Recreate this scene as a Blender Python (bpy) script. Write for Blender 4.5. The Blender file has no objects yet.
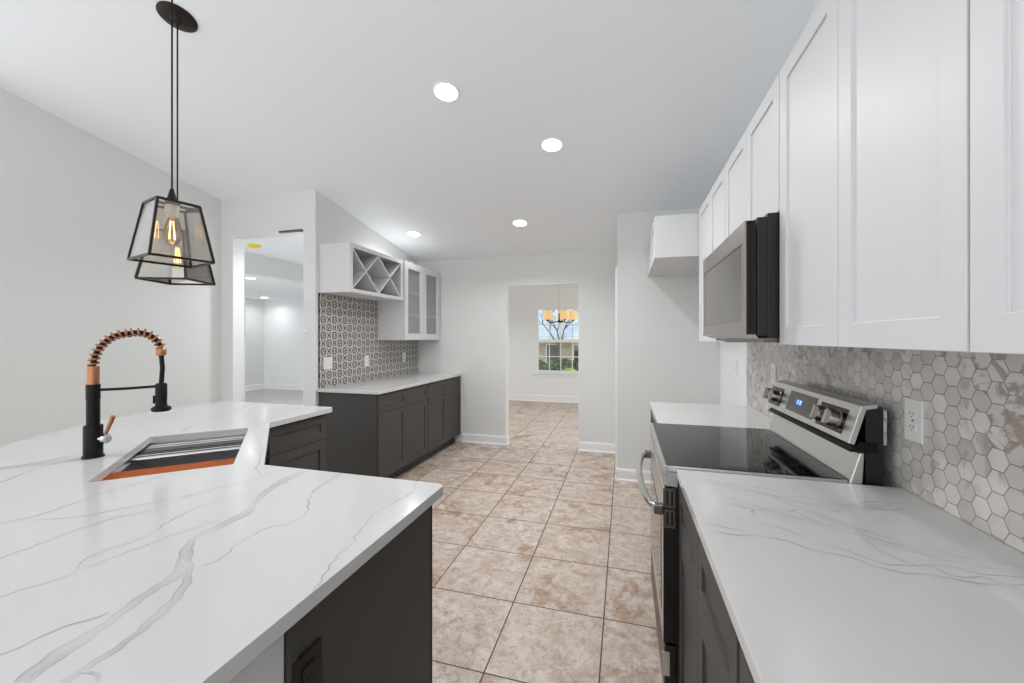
import bpy, bmesh, math, random
from mathutils import Vector, Matrix
random.seed(7)
S = bpy.context.scene
COL = S.collection
PI = math.pi
R = math.radians

# ------------------------------------------------------------------ camera
F_PX, YAW, EYE = 401.0, 0.273, 1.38
cam_d = bpy.data.cameras.new('camera')
cam_d.sensor_width = 36.0
cam_d.lens = F_PX / 1024 * 36.0
cam_d.shift_y = -3.5 / 1024
cam_d.clip_start = 0.02
cam_d.clip_end = 300
cam = bpy.data.objects.new('camera', cam_d)
COL.objects.link(cam)
cam.location = (0, 0, EYE)
cam.rotation_euler = (PI / 2, 0, YAW)
S.camera = cam

# ------------------------------------------------------------------ world and exposure
W = bpy.data.worlds.new('world')
S.world = W
W.use_nodes = True
wb = W.node_tree.nodes['Background']
wb.inputs[0].default_value = (0.95, 0.975, 1.0, 1)
wb.inputs[1].default_value = 1.1
S.view_settings.view_transform = 'Standard'
S.view_settings.look = 'None'
S.view_settings.gamma = 1
S.view_settings.use_curve_mapping = False
S.view_settings.exposure = 0.54
S.cycles.max_bounces = 24
S.cycles.diffuse_bounces = 18
LAMP_W = 8.0          # each recessed kitchen lamp
BACK_ROOM_W = 34.0    # each recessed lamp of the rooms beyond

def area_lamp(name, loc, size, power, normal=(0, 0, -1), color=(.97, 0.985, 1.0), parent=None, spread=150):
    d = bpy.data.lights.new(name, 'AREA')
    d.shape = 'DISK'
    d.size = size
    d.energy = power
    d.color = color
    d.spread = R(spread)
    o = bpy.data.objects.new(name, d)
    COL.objects.link(o)
    o.location = loc
    o.rotation_euler = Vector(normal).to_track_quat('-Z', 'Y').to_euler()
    if parent: o.parent = parent
    return o

# ------------------------------------------------------------------ node helper
def lin(c):
    r = []
    for v in c:
        v /= 255.0
        r.append(v / 12.92 if v <= 0.04045 else ((v + 0.055) / 1.055) ** 2.4)
    return (*r, 1.0)

class N:
    nt = None
    def __init__(s, sock): s.s = sock
    @staticmethod
    def m(op, *a):
        n = N.nt.nodes.new('ShaderNodeMath'); n.operation = op
        for i, v in enumerate(a):
            if isinstance(v, N): N.nt.links.new(v.s, n.inputs[i])
            else: n.inputs[i].default_value = v
        return N(n.outputs[0])
    def __add__(s, o): return N.m('ADD', s, o)
    __radd__ = __add__
    def __sub__(s, o): return N.m('SUBTRACT', s, o)
    def __rsub__(s, o): return N.m('SUBTRACT', o, s)
    def __mul__(s, o): return N.m('MULTIPLY', s, o)
    __rmul__ = __mul__
    def __truediv__(s, o): return N.m('DIVIDE', s, o)
    def floor(s): return N.m('FLOOR', s)
    def abs(s): return N.m('ABSOLUTE', s)
    def fract(s): return N.m('FRACT', s)
    def lt(s, o): return N.m('LESS_THAN', s, o)
    def gt(s, o): return N.m('GREATER_THAN', s, o)
    def max(s, o): return N.m('MAXIMUM', s, o)
    def min(s, o): return N.m('MINIMUM', s, o)
    def sqrt(s): return N.m('SQRT', s)

def smooth(x, a, b, lo=0.0, hi=1.0):
    n = N.nt.nodes.new('ShaderNodeMapRange'); n.interpolation_type = 'SMOOTHSTEP'
    N.nt.links.new(x.s, n.inputs[0])
    for i, v in enumerate((a, b, lo, hi)): n.inputs[i + 1].default_value = v
    return N(n.outputs[0])

def coords():
    n = N.nt.nodes.new('ShaderNodeNewGeometry')
    sp = N.nt.nodes.new('ShaderNodeSeparateXYZ')
    N.nt.links.new(n.outputs['Position'], sp.inputs[0])
    return n.outputs['Position'], N(sp.outputs[0]), N(sp.outputs[1]), N(sp.outputs[2])

def obj_coords():
    n = N.nt.nodes.new('ShaderNodeTexCoord')
    return n.outputs['Object']

def comb(x, y, z):
    n = N.nt.nodes.new('ShaderNodeCombineXYZ')
    for i, v in enumerate((x, y, z)):
        if isinstance(v, N): N.nt.links.new(v.s, n.inputs[i])
        else: n.inputs[i].default_value = v
    return n.outputs[0]

def noise(vec, scale, detail=3, rough=0.5, dist=0.0, color=False):
    n = N.nt.nodes.new('ShaderNodeTexNoise')
    if vec is not None: N.nt.links.new(vec, n.inputs['Vector'])
    n.inputs['Scale'].default_value = scale
    n.inputs['Detail'].default_value = detail
    n.inputs['Roughness'].default_value = rough
    n.inputs['Distortion'].default_value = dist
    return n.outputs['Color'] if color else N(n.outputs['Fac'])

def white(vec):
    n = N.nt.nodes.new('ShaderNodeTexWhiteNoise'); n.noise_dimensions = '3D'
    N.nt.links.new(vec, n.inputs['Vector'])
    return N(n.outputs['Value']), n.outputs['Color']

def mix(fac, a, b):
    n = N.nt.nodes.new('ShaderNodeMix'); n.data_type = 'RGBA'
    if isinstance(fac, N): N.nt.links.new(fac.s, n.inputs['Factor'])
    else: n.inputs['Factor'].default_value = fac
    for k, v in ((6, a), (7, b)):
        if isinstance(v, tuple): n.inputs[k].default_value = v
        else: N.nt.links.new(v, n.inputs[k])
    return n.outputs[2]

def bump(h, strength, dist=0.002):
    n = N.nt.nodes.new('ShaderNodeBump')
    n.inputs['Strength'].default_value = strength
    n.inputs['Distance'].default_value = dist
    N.nt.links.new(h.s, n.inputs['Height'])
    return n.outputs[0]

def mat(name, color=(200, 200, 200), rough=0.5, metal=0.0, spec=0.5, fn=None, emit=None, estr=0, coat=0, transmission=0, alpha=1):
    m = bpy.data.materials.new(name); m.use_nodes = True
    nt = m.node_tree; N.nt = nt
    b = nt.nodes['Principled BSDF']
    b.inputs['Base Color'].default_value = lin(color)
    b.inputs['Roughness'].default_value = rough
    b.inputs['Metallic'].default_value = metal
    b.inputs['Specular IOR Level'].default_value = spec
    b.inputs['Coat Weight'].default_value = coat
    b.inputs['Transmission Weight'].default_value = transmission
    b.inputs['Alpha'].default_value = alpha
    if emit:
        b.inputs['Emission Color'].default_value = lin(emit)
        b.inputs['Emission Strength'].default_value = estr
    if fn:
        r = fn()
        for k, v in r.items():
            if isinstance(v, N): v = v.s
            nt.links.new(v, b.inputs[k])
    return m

# ------------------------------------------------------------------ materials
def f_wall(base, amp=4):
    def f():
        p, x, y, z = coords()
        n = noise(p, 90, 2)
        c = mix(n, lin([v - amp for v in base]), lin([v + amp for v in base]))
        return {'Base Color': c, 'Normal': bump(noise(p, 260, 2), 0.15, 0.001)}
    return f

M = {}
M['wall'] = mat('wall_paint', rough=0.75, spec=0.25, fn=f_wall((223, 224, 222), 2))
M['wall_white'] = mat('white_wall_paint', rough=0.7, spec=0.25, fn=f_wall((233, 236, 237), 2))
M['ceiling'] = mat('ceiling_paint', rough=0.85, spec=0.2, fn=f_wall((244, 247, 250), 1))
M['trim'] = mat('white_trim_paint', (236, 237, 238), 0.4)
M['cab_white'] = mat('white_cabinet_paint', (213, 213, 214), 0.45, spec=0.35)
M['cab_inner'] = mat('cabinet_interior', (215, 215, 214), 0.5)

def f_grey():
    p = obj_coords()
    n = noise(p, 60, 3)
    return {'Base Color': mix(n, lin((68, 66, 64)), lin((74, 72, 70)))}
M['cab_grey'] = mat('charcoal_cabinet_paint', rough=0.5, spec=0.3, fn=f_grey)
M['toe'] = mat('toe_kick_charcoal', (58, 58, 60), 0.5)

def f_quartz():
    p, x, y, z = coords()
    a = N.nt.nodes.new('ShaderNodeAttribute'); a.attribute_name = 'vein'
    v = N(a.outputs['Fac'])
    n = noise(p, 9, 4, 0.6)
    n2 = noise(p, 60, 3, 0.6)
    base = mix(noise(p, 2.5, 3), lin((201, 200, 199)), lin((209, 208, 207)))
    strength = (v * (0.55 + n * 0.7) * (0.75 + n2 * 0.5)).min(1.0)
    return {'Base Color': mix(strength, base, lin((132, 128, 124)))}
M['quartz'] = mat('white_veined_quartz', rough=0.13, fn=f_quartz)

TX0, TY0, TS = -0.097, 1.56, 0.46
def f_floor():
    p, x, y, z = coords()
    u = (x - TX0) / TS; v = (y - TY0) / TS
    iu = u.floor(); iv = v.floor()
    fu = u - iu; fv = v - iv
    d = fu.min(1.0 - fu).min(fv.min(1.0 - fv))
    grout = smooth(d, 0.005, 0.0085, 1.0, 0.0)
    wn, wc = white(comb(iu, iv, 3.0))
    off = N.nt.nodes.new('ShaderNodeVectorMath'); off.operation = 'MULTIPLY_ADD'
    N.nt.links.new(wc, off.inputs[0]); off.inputs[1].default_value = (37, 53, 11); N.nt.links.new(p, off.inputs[2])
    q = off.outputs[0]
    # brown patches creep in from tile corners, with a rusty fringe
    a = noise(q, 2.3, 6, 0.62, 0.6)
    b = noise(q, 9, 7, 0.68, 0.4)
    c = noise(q, 38, 5, 0.7)
    f = noise(q, 120, 3, 0.7)
    e = noise(q, 19, 6, 0.75, 0.8)
    col = mix(smooth(b, 0.30, 0.68), lin((208, 200, 192)), lin((180, 164, 150)))
    col = mix(smooth(e, 0.44, 0.64) * 0.72, col, lin((160, 134, 114)))
    pm = smooth(a * 0.72 + b * 0.34, 0.55, 0.64)
    col = mix(pm * 0.75, col, mix(smooth(c, 0.4, 0.65), lin((164, 130, 100)), lin((106, 78, 56))))
    col = mix(smooth(c, 0.54, 0.68) * 0.5, col, lin((146, 116, 96)))
    col = mix(smooth(f, 0.26, 0.46, 0.5, 0.0), col, lin((226, 215, 204)))
    spk = smooth(noise(q, 85, 3, 0.6), 0.64, 0.72) * 0.7
    col = mix(spk, col, lin((104, 78, 62)))
    col = mix(wn * 0.18, col, lin((180, 150, 128)))
    col = mix(grout, col, lin((92, 72, 58)))
    h = (1.0 - grout) * 1.0 + b * 0.12
    rg = 0.34 + grout * 0.5 + b * 0.1
    return {'Base Color': col, 'Roughness': rg, 'Normal': bump(h, 0.35, 0.003)}
M['floor'] = mat('beige_brown_floor_tile', fn=f_floor)

def f_wood():
    p, x, y, z = coords()
    iy = (y / 0.18).floor()
    w, wc = white(comb(iy, 0.0, 0.0))
    n = noise(comb(x * 1.2 + w * 9.0, y * 14.0, 0.0), 1.6, 5, 0.6)
    c = mix(n, lin((158, 154, 150)), lin((192, 188, 184)))
    line = ((y / 0.18).fract()).lt(0.02)
    return {'Base Color': mix(line, c, lin((90, 86, 84)))}
M['wood_floor'] = mat('grey_plank_floor', rough=0.35, fn=f_wood)

def f_hex():
    p, x, y, z = coords()
    H = 0.0515; Wd = H / 0.8660254 * 1.5
    def cell(ox, oy):
        u = (y + ox) / Wd; v = (z + oy) / H
        iu = u.floor(); iv = v.floor()
        return (u - iu - 0.5) * Wd, (v - iv - 0.5) * H, iu, iv
    ax, ay, ai, aj = cell(10.0, 10.0)
    bx_, by_, bi, bj = cell(10.0 + Wd / 2, 10.0 + H / 2)
    def hd(a, b): return b.abs().max(a.abs() * 0.8660254 + b.abs() * 0.5)
    da = hd(ax, ay); db = hd(bx_, by_)
    sel = db.lt(da)
    d = da.min(db)
    ii = ai * (1.0 - sel) + (bi + 0.5) * sel
    jj = aj * (1.0 - sel) + (bj + 0.5) * sel
    grout = smooth(d, H / 2 - 0.0016, H / 2 - 0.0008)
    wn, wc = white(comb(ii, jj, 1.0))
    off = N.nt.nodes.new('ShaderNodeVectorMath'); off.operation = 'MULTIPLY_ADD'
    N.nt.links.new(wc, off.inputs[0]); off.inputs[1].default_value = (7, 9, 5); N.nt.links.new(p, off.inputs[2])
    n = noise(off.outputs[0], 9, 4, 0.55, 1.2)
    zone = noise(p, 3.2, 2, 0.5)
    patch = smooth(n, 0.52, 0.60) * smooth(zone, 0.42, 0.56, 0.15, 1.0)
    base = mix(wn, lin((198, 194, 189)), lin((228, 225, 221)))
    base = mix(smooth(noise(off.outputs[0], 4, 3), 0.35, 0.7) * 0.5, base, lin((190, 183, 176)))
    deep = mix(smooth(n, 0.62, 0.75), lin((160, 147, 136)), lin((112, 98, 88)))
    col = mix(patch * 0.9, base, deep)
    col = mix(grout, col, mix(zone, lin((128, 117, 108)), lin((150, 140, 132))))
    return {'Base Color': col, 'Roughness': 0.12 + grout * 0.5, 'Normal': bump(1.0 - grout, 0.3, 0.001)}
M['hex'] = mat('marble_hexagon_mosaic', fn=f_hex)

def f_pattern():
    p, x, y, z = coords()
    T = 0.0755
    u = (y - 3.11) / T; v = (z - 0.914) / T
    iu = u.floor(); iv = v.floor()
    fu = u - iu - 0.5; fv = v - iv - 0.5
    par = N.m('MODULO', (iu + iv + 100.0), 2.0).gt(0.5)
    r = (fu * fu + fv * fv).sqrt()
    ang = N.m('ARCTAN2', fv, fu)
    def band(q, a, b): return q.gt(a) * q.lt(b)
    ring = band(r, 0.34, 0.485)
    inner = band(r, 0.10, 0.24) * (N.m('SINE', ang * 2.0 + 0.9).gt(-0.7))
    circ = ring.max(inner)
    # the cells between the circles carry a pair of back-to-back curves
    au = fu.abs(); av = fv.abs()
    bow = (au - (av * av * 1.3 + 0.12)).abs().lt(0.085) * av.lt(0.42)
    xx = bow.max(band(av, 0.0, 0.05) * au.lt(0.14))
    ink = circ * (1.0 - par) + xx * par
    wear = noise(p, 60, 3)
    ink = ink * (0.85 + wear * 0.3)
    col = mix(ink.min(1.0), lin((196, 192, 187)), lin((40, 36, 35)))
    line = (((y - 3.11) / (T * 2)).fract().lt(0.012)).max(((z - 0.914) / (T * 2)).fract().lt(0.012))
    return {'Base Color': mix(line * 0.15, col, lin((180, 176, 170)))}
M['pattern'] = mat('patterned_circle_tile', rough=0.35, fn=f_pattern)

def f_steel(base=(214, 213, 211)):
    def f():
        p = obj_coords()
        mp = N.nt.nodes.new('ShaderNodeMapping'); mp.inputs['Scale'].default_value = (1, 120, 120)
        N.nt.links.new(p, mp.inputs[0])
        n = noise(mp.outputs[0], 6, 4, 0.6)
        return {'Base Color': mix(n, lin([v - 14 for v in base]), lin([v + 8 for v in base])),
                'Roughness': 0.24 + n * 0.14}
    return f
M['steel'] = mat('brushed_stainless', metal=1.0, fn=f_steel())
M['steel_warm'] = mat('warm_brushed_stainless', metal=1.0, fn=f_steel((172, 164, 157)))
M['steel_dark'] = mat('dark_brushed_steel', metal=1.0, fn=f_steel((120, 116, 112)))
M['chrome'] = mat('polished_steel', (205, 206, 208), 0.12, 1.0)
M['black'] = mat('matte_black', (14, 14, 15), 0.5, spec=0.25)
M['black_enamel'] = mat('black_enamel', (16, 16, 17), 0.3)
M['black_glass'] = mat('black_glass', (12, 12, 13), 0.06, spec=0.4)
def f_mwglass():
    p = obj_coords()
    n = noise(p, 30, 2)
    return {'Base Color': mix(n, lin((78, 73, 69)), lin((86, 81, 77)))}
M['mw_glass'] = mat('smoked_oven_glass', rough=0.12, spec=0.8, fn=f_mwglass)
M['ring_mark'] = mat('burner_ring_print', (80, 78, 76), 0.3)
M['copper'] = mat('brushed_copper', (176, 124, 92), 0.35, 0.8)
M['bronze'] = mat('dark_bronze', (44, 36, 32), 0.42, 0.6)
M['brown_plastic'] = mat('brown_plastic', (40, 29, 26), 0.4, spec=.3)
M['white_plastic'] = mat('white_plastic', (232, 231, 228), 0.35)
M['slot'] = mat('dark_slot', (60, 56, 52), 0.6)
M['yellow'] = mat('yellow_plastic', (232, 214, 60), 0.5)
def f_board():
    p = obj_coords()
    mp = N.nt.nodes.new('ShaderNodeMapping'); mp.inputs['Scale'].default_value = (1.5, 22, 22)
    N.nt.links.new(p, mp.inputs[0])
    n = noise(mp.outputs[0], 3, 4, 0.6)
    return {'Base Color': mix(n, lin((136, 56, 8)), lin((176, 86, 22)))}
M['board'] = mat('reddish_wood', rough=0.55, spec=.2, fn=f_board)
M['lamp_disc'] = mat('lamp_diffuser', (255, 255, 255), 0.5, emit=(255, 252, 244), estr=9)
M['filament'] = mat('glowing_filament', (255, 200, 120), 0.5, emit=(255, 214, 150), estr=9)
M['amber_glass'] = mat('lit_amber_shade', (226, 196, 148), 0.4, emit=(250, 205, 145), estr=0.28)
M['lcd'] = mat('blue_digits', (120, 170, 255), 0.4, emit=(120, 175, 255), estr=1.6)
M['panel_dark'] = mat('control_glass', (84, 82, 82), 0.2)
M['chain'] = mat('pale_brass_chain', (222, 200, 172), 0.5)

def thin_glass(name, tint, gloss=0.12, body=0.0, body_col=(255, 255, 255), edge=0.9):
    m = bpy.data.materials.new(name); m.use_nodes = True
    nt = m.node_tree; nt.nodes.clear()
    out = nt.nodes.new('ShaderNodeOutputMaterial')
    tr = nt.nodes.new('ShaderNodeBsdfTransparent'); tr.inputs[0].default_value = lin(tint)
    gl = nt.nodes.new('ShaderNodeBsdfGlossy'); gl.inputs['Roughness'].default_value = 0.04
    lw = nt.nodes.new('ShaderNodeLayerWeight'); lw.inputs[0].default_value = 0.35
    mr = nt.nodes.new('ShaderNodeMapRange'); mr.inputs[3].default_value = gloss; mr.inputs[4].default_value = edge
    nt.links.new(lw.outputs['Fresnel'], mr.inputs[0])
    m1 = nt.nodes.new('ShaderNodeMixShader')
    nt.links.new(mr.outputs[0], m1.inputs[0]); nt.links.new(tr.outputs[0], m1.inputs[1]); nt.links.new(gl.outputs[0], m1.inputs[2])
    last = m1.outputs[0]
    if body > 0:
        df = nt.nodes.new('ShaderNodeBsdfDiffuse'); df.inputs[0].default_value = lin(body_col)
        m2 = nt.nodes.new('ShaderNodeMixShader'); m2.inputs[0].default_value = body
        nt.links.new(last, m2.inputs[1]); nt.links.new(df.outputs[0], m2.inputs[2]); last = m2.outputs[0]
    nt.links.new(last, out.inputs[0])
    return m
M['lantern_glass'] = thin_glass('lantern_glass', (250, 247, 242), 0.10)
M['bulb_glass'] = thin_glass('bulb_glass', (255, 236, 205), 0.06)
M['pane'] = thin_glass('window_glass', (250, 252, 255), 0.03)
M['cab_glass'] = thin_glass('reeded_cabinet_glass', (240, 240, 240), 0.03, 0.22, (225, 225, 230), edge=0.2)

def f_leaf():
    p = obj_coords()
    n = noise(p, 5, 4, 0.7)
    return {'Base Color': mix(smooth(n, 0.35, 0.65), lin((40, 62, 38)), lin((104, 128, 84)))}
M['leaf'] = mat('leaf_green', rough=0.7, fn=f_leaf)
M['lime'] = mat('lime_green_leaves', (172, 192, 100), 0.7)  # tone of the sunlit lawn, carried by the added bush
M['bark'] = mat('grey_bark', (96, 90, 88), 0.8)
def f_roof():
    p, x, y, z = coords()
    row = ((z / 0.16).fract()).lt(0.12)
    n = noise(p, 3, 4, 0.6)
    c = mix(n, lin((176, 200, 218)), lin((214, 230, 242)))
    return {'Base Color': mix(row * 0.7, c, lin((134, 156, 178)))}
M['roof'] = mat('blue_grey_shingles', rough=0.7, fn=f_roof)
def f_brick():
    p, x, y, z = coords()
    bt = N.nt.nodes.new('ShaderNodeTexBrick')
    N.nt.links.new(comb(x, z, 0.0), bt.inputs['Vector'])
    bt.inputs['Color1'].default_value = lin((206, 178, 168)); bt.inputs['Color2'].default_value = lin((182, 152, 142))
    bt.inputs['Mortar'].default_value = lin((200, 192, 186)); bt.inputs['Scale'].default_value = 4.0
    bt.inputs['Mortar Size'].default_value = 0.02
    return {'Base Color': bt.outputs['Color']}
M['brick'] = mat('pinkish_brick', rough=0.8, fn=f_brick)
def f_grass():
    p, x, y, z = coords()
    return {'Base Color': mix(noise(p, 3, 4, 0.7), lin((150, 174, 86)), lin((196, 210, 120)))}
M['grass'] = mat('lawn_green', rough=0.9, fn=f_grass)

# ------------------------------------------------------------------ mesh builder
class MB:
    def __init__(s): s.v = []; s.f = []; s.mi = []; s.att = {}
    def add(s, vs, fs, m=0):
        o = len(s.v); s.v += [tuple(v) for v in vs]
        for f in fs: s.f.append(tuple(i + o for i in f)); s.mi.append(m)
        return o
    def box(s, x0, x1, y0, y1, z0, z1, m=0):
        x0, x1 = min(x0, x1), max(x0, x1); y0, y1 = min(y0, y1), max(y0, y1); z0, z1 = min(z0, z1), max(z0, z1)
        s.add([(x0, y0, z0), (x1, y0, z0), (x1, y1, z0), (x0, y1, z0), (x0, y0, z1), (x1, y0, z1), (x1, y1, z1), (x0, y1, z1)],
              [(0, 3, 2, 1), (4, 5, 6, 7), (0, 1, 5, 4), (1, 2, 6, 5), (2, 3, 7, 6), (3, 0, 4, 7)], m)
        return s
    def prism(s, pts, a, b, axis='z', m=0):
        # pts are 2-D; axis z: (x,y), axis x: (y,z), axis y: (x,z)
        n = len(pts)
        def P(p, h):
            return (p[0], p[1], h) if axis == 'z' else (h, p[0], p[1]) if axis == 'x' else (p[0], h, p[1])
        vs = [P(p, a) for p in pts] + [P(p, b) for p in pts]
        fs = [tuple(range(n))[::-1], tuple(range(n, 2 * n))] + [(i, (i + 1) % n, (i + 1) % n + n, i + n) for i in range(n)]
        s.add(vs, fs, m); return s
    def lathe(s, prof, c=(0, 0, 0), seg=24, axis='z', m=0, rot=None):
        vs = []; n = len(prof)
        for i in range(seg):
            a = 2 * PI * i / seg
            for r, h in prof:
                p = Vector((r * math.cos(a), r * math.sin(a), h))
                if axis == 'x': p = Vector((p.z, p.x, p.y))
                if axis == 'y': p = Vector((p.x, p.z, p.y))
                if rot is not None: p = rot @ p
                vs.append(tuple(p + Vector(c)))
        fs = []
        for i in range(seg):
            j = (i + 1) % seg
            for k in range(n - 1):
                fs.append((i * n + k, j * n + k, j * n + k + 1, i * n + k + 1))
        if prof[0][0] > 1e-6: fs.append(tuple(i * n for i in range(seg))[::-1])
        if prof[-1][0] > 1e-6: fs.append(tuple(i * n + n - 1 for i in range(seg)))
        s.add(vs, fs, m); return s
    def cyl(s, c, r, h, axis='z', seg=20, m=0, rot=None):
        return s.lathe([(r, 0), (r, h)], c, seg, axis, m, rot)
    def tube(s, pts, r, seg=8, m=0, closed=False):
        pts = [Vector(p) for p in pts]; n = len(pts); vs = []
        rr = r if isinstance(r, (list, tuple)) else [r] * n
        up = None
        for i, p in enumerate(pts):
            t = (pts[min(i + 1, n - 1)] - pts[max(i - 1, 0)]) if not closed else (pts[(i + 1) % n] - pts[i - 1])
            t.normalize()
            if up is None:
                up = t.orthogonal().normalized()
            else:
                up = (up - t * up.dot(t)).normalized()
            w = t.cross(up)
            for k in range(seg):
                a = 2 * PI * k / seg
                vs.append(tuple(p + (up * math.cos(a) + w * math.sin(a)) * rr[i]))
        fs = []
        for i in range(n if closed else n - 1):
            j = (i + 1) % n
            for k in range(seg):
                l = (k + 1) % seg
                fs.append((i * seg + k, i * seg + l, j * seg + l, j * seg + k))
        if not closed:
            fs.append(tuple(range(seg))[::-1]); fs.append(tuple((n - 1) * seg + k for k in range(seg)))
        s.add(vs, fs, m); return s
    def bar(s, a, b, w, h=None, m=0):
        # square bar from a to b
        h = h or w
        a = Vector(a); b = Vector(b); t = (b - a).normalized()
        u = Vector((0, 0, 1)) if abs(t.z) < 0.9 else Vector((1, 0, 0))
        x = t.cross(u).normalized(); y = x.cross(t)
        vs = []
        for p in (a, b):
            for sx, sy in ((-1, -1), (1, -1), (1, 1), (-1, 1)):
                vs.append(tuple(p + x * sx * w / 2 + y * sy * h / 2))
        s.add(vs, [(3, 2, 1, 0), (4, 5, 6, 7), (0, 1, 5, 4), (1, 2, 6, 5), (2, 3, 7, 6), (3, 0, 4, 7)], m)
        return s
    def shaker(s, x0, x1, z0, z1, y=0.0, t=0.02, fr=0.057, rec=0.007, m=0, hole=False):
        # front faces local -y: the front plane is y - t, the back is y
        a, b = y - t, y
        def ring(o, d): return [(x0 + o, d, z0 + o), (x1 - o, d, z0 + o), (x1 - o, d, z1 - o), (x0 + o, d, z1 - o)]
        vs = ring(0, a) + ring(fr, a) + ring(fr, a + rec) + ring(0, b)
        fs = []
        for i in range(4):
            j = (i + 1) % 4
            fs.append((i, j, j + 4, i + 4))
            fs.append((i + 4, j + 4, j + 8, i + 8))
            fs.append((j, i, i + 12, j + 12))
        if hole:
            vs = ring(0, a) + ring(fr, a) + ring(fr, b) + ring(0, b)
            for i in range(4):
                j = (i + 1) % 4
                fs.append((i + 8, j + 8, j + 12, i + 12))
        else:
            fs.append((8, 9, 10, 11)); fs.append((15, 14, 13, 12))
        s.add(vs, fs, m); return s
    def build(s, name, mats, parent=None, bevel=0.0, smooth_=False, seg=2, org=(0, 0, 0), recalc=True):
        me = bpy.data.meshes.new(name)
        vs = [(v[0] - org[0], v[1] - org[1], v[2] - org[2]) for v in s.v]
        me.from_pydata(vs, [], s.f); me.update()
        if not isinstance(mats, (list, tuple)): mats = [mats]
        for m in mats: me.materials.append(M[m])
        for p, i in zip(me.polygons, s.mi): p.material_index = i
        if s.att:
            at = me.attributes.new('vein', 'FLOAT', 'POINT')
            for i, v in s.att.items(): at.data[i].value = v
        if recalc:
            bm = bmesh.new(); bm.from_mesh(me)
            bmesh.ops.recalc_face_normals(bm, faces=bm.faces)
            bm.to_mesh(me); bm.free()
        if smooth_:
            for p in me.polygons: p.use_smooth = True
        o = bpy.data.objects.new(name, me); COL.objects.link(o)
        o.location = org
        if parent: o.parent = parent
        if smooth_:
            try: me.set_sharp_from_angle(angle=R(40))
            except Exception: pass
        if bevel > 0:
            b = o.modifiers.new('bevel', 'BEVEL'); b.width = bevel; b.segments = seg; b.limit_method = 'ANGLE'; b.angle_limit = R(40)
        return o

def tag(o, label, cat, group=None, kind=None):
    o['label'] = label; o['category'] = cat
    if group: o['group'] = group
    if kind: o['kind'] = kind
    return o
def thing(name, loc, label, cat, rot=0.0, group=None):
    o = bpy.data.objects.new(name, None); COL.objects.link(o)
    o.empty_display_size = 0.1
    o.location = loc; o.rotation_euler = (0, 0, rot)
    return tag(o, label, cat, group)
def struct(o, label=None):
    o['kind'] = 'structure'
    if label: o['label'] = label
    return o
def B(*a, m=0): return MB().box(*a, m=m)

# ------------------------------------------------------------------ the room shell
YB, XR, XL, YF, XFL, YA = 4.95, 0.84, -2.73, 3.06, -3.86, 4.03   # back, right, left wall planes; facing wall; far left; alcove end
YN = -1.6                                                      # the modelled room ends behind the camera
def zc(y): return 2.43 + 0.1667 * (YB - y)                      # vaulted ceiling height

o = B(-3.98, 3.0, YN, 9.2, -0.12, 0).build('floor', 'floor'); struct(o)
# kitchen ceiling: a sloped slab
MBc = MB().prism([(YN, zc(YN)), (YB + 0.12, zc(YB + 0.12)), (YB + 0.12, zc(YB + 0.12) + 0.14), (YN, zc(YN) + 0.14)], XFL - 0.12, XR + 0.12, 'x')
struct(MBc.build('ceiling', 'ceiling'))
# right wall
struct(MB().prism([(YN, 0), (YB + .12, 0), (YB + .12, zc(YB + .12)), (YN, zc(YN))], XR, XR + .12, 'x').build('wall_right', 'wall_white'))
# back wall with the opening to the dining room
OX0, OX1, OZ = -1.47, -0.534, 2.055
mb = MB().box(XL, OX0, YB, YB + .12, 0, 2.43).box(OX1, XR, YB, YB + .12, 0, 2.43).box(OX0, OX1, YB, YB + .12, OZ, 2.43)
struct(mb.build('wall_back', 'wall'))
# fridge alcove end wall and the closet side behind it
mb = MB().prism([(YA, 0), (YA + .11, 0), (YA + .11, zc(YA + .11)), (YA, zc(YA))], -0.065, XR, 'x')
struct(mb.build('wall_alcove', 'wall'))
mb = MB()
mb.prism([(4.14, 0), (4.22, 0), (4.22, zc(4.22)), (4.14, zc(4.14))], -0.065, 0.045, 'x')
mb.prism([(4.88, 0), (YB, 0), (YB, zc(YB)), (4.88, zc(4.88))], -0.065, 0.045, 'x')
mb.prism([(4.22, 2.04), (4.88, 2.04), (4.88, zc(4.88)), (4.22, zc(4.22))], -0.065, 0.045, 'x')
struct(mb.build('wall_closet', 'wall'))
# left wall (with the patterned tile) and the facing wall with the hall opening
struct(MB().prism([(YF, 0), (YB, 0), (YB, zc(YB)), (YF, zc(YF))], XL - .12, XL, 'x').build('wall_left', 'wall'))
PX0, PX1, PZ = -3.715, -2.86, 2.385
mb = MB()
for xa, xb, zb in ((XFL, PX0, 0), (PX1, XL - .12, 0), (PX0, PX1, PZ)):
    mb.prism([(YF, zb), (YF + .12, zb), (YF + .12, zc(YF + .12)), (YF, zc(YF))], xa, xb, 'x')
struct(mb.build('wall_facing', 'wall'))
YO = 1.30   # nearer than this the left wall is left out to let sky light in
struct(MB().prism([(YO, 0), (YF + .12, 0), (YF + .12, zc(YF + .12)), (YO, zc(YO))], XFL - .12, XFL, 'x').build('wall_far_left', 'wall'))

# white-painted corner beads / jamb returns of the two openings
mb = MB().box(OX0, OX0 + .006, YB - .002, YB + .122, 0.0, OZ).box(OX1 - .006, OX1, YB - .002, YB + .122, 0, OZ).box(OX0, OX1, YB - .002, YB + .122, OZ - .006, OZ)
struct(mb.build('trim_1', 'trim'))
mb = MB().box(PX0, PX0 + .006, YF + .001, YF + .122, 0.0, PZ).box(PX1 - .006, PX1, YF + .001, YF + .122, 0, PZ).box(PX0, PX1, YF + .001, YF + .122, PZ - .006, PZ)
struct(mb.build('trim_2', 'trim'))

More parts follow.
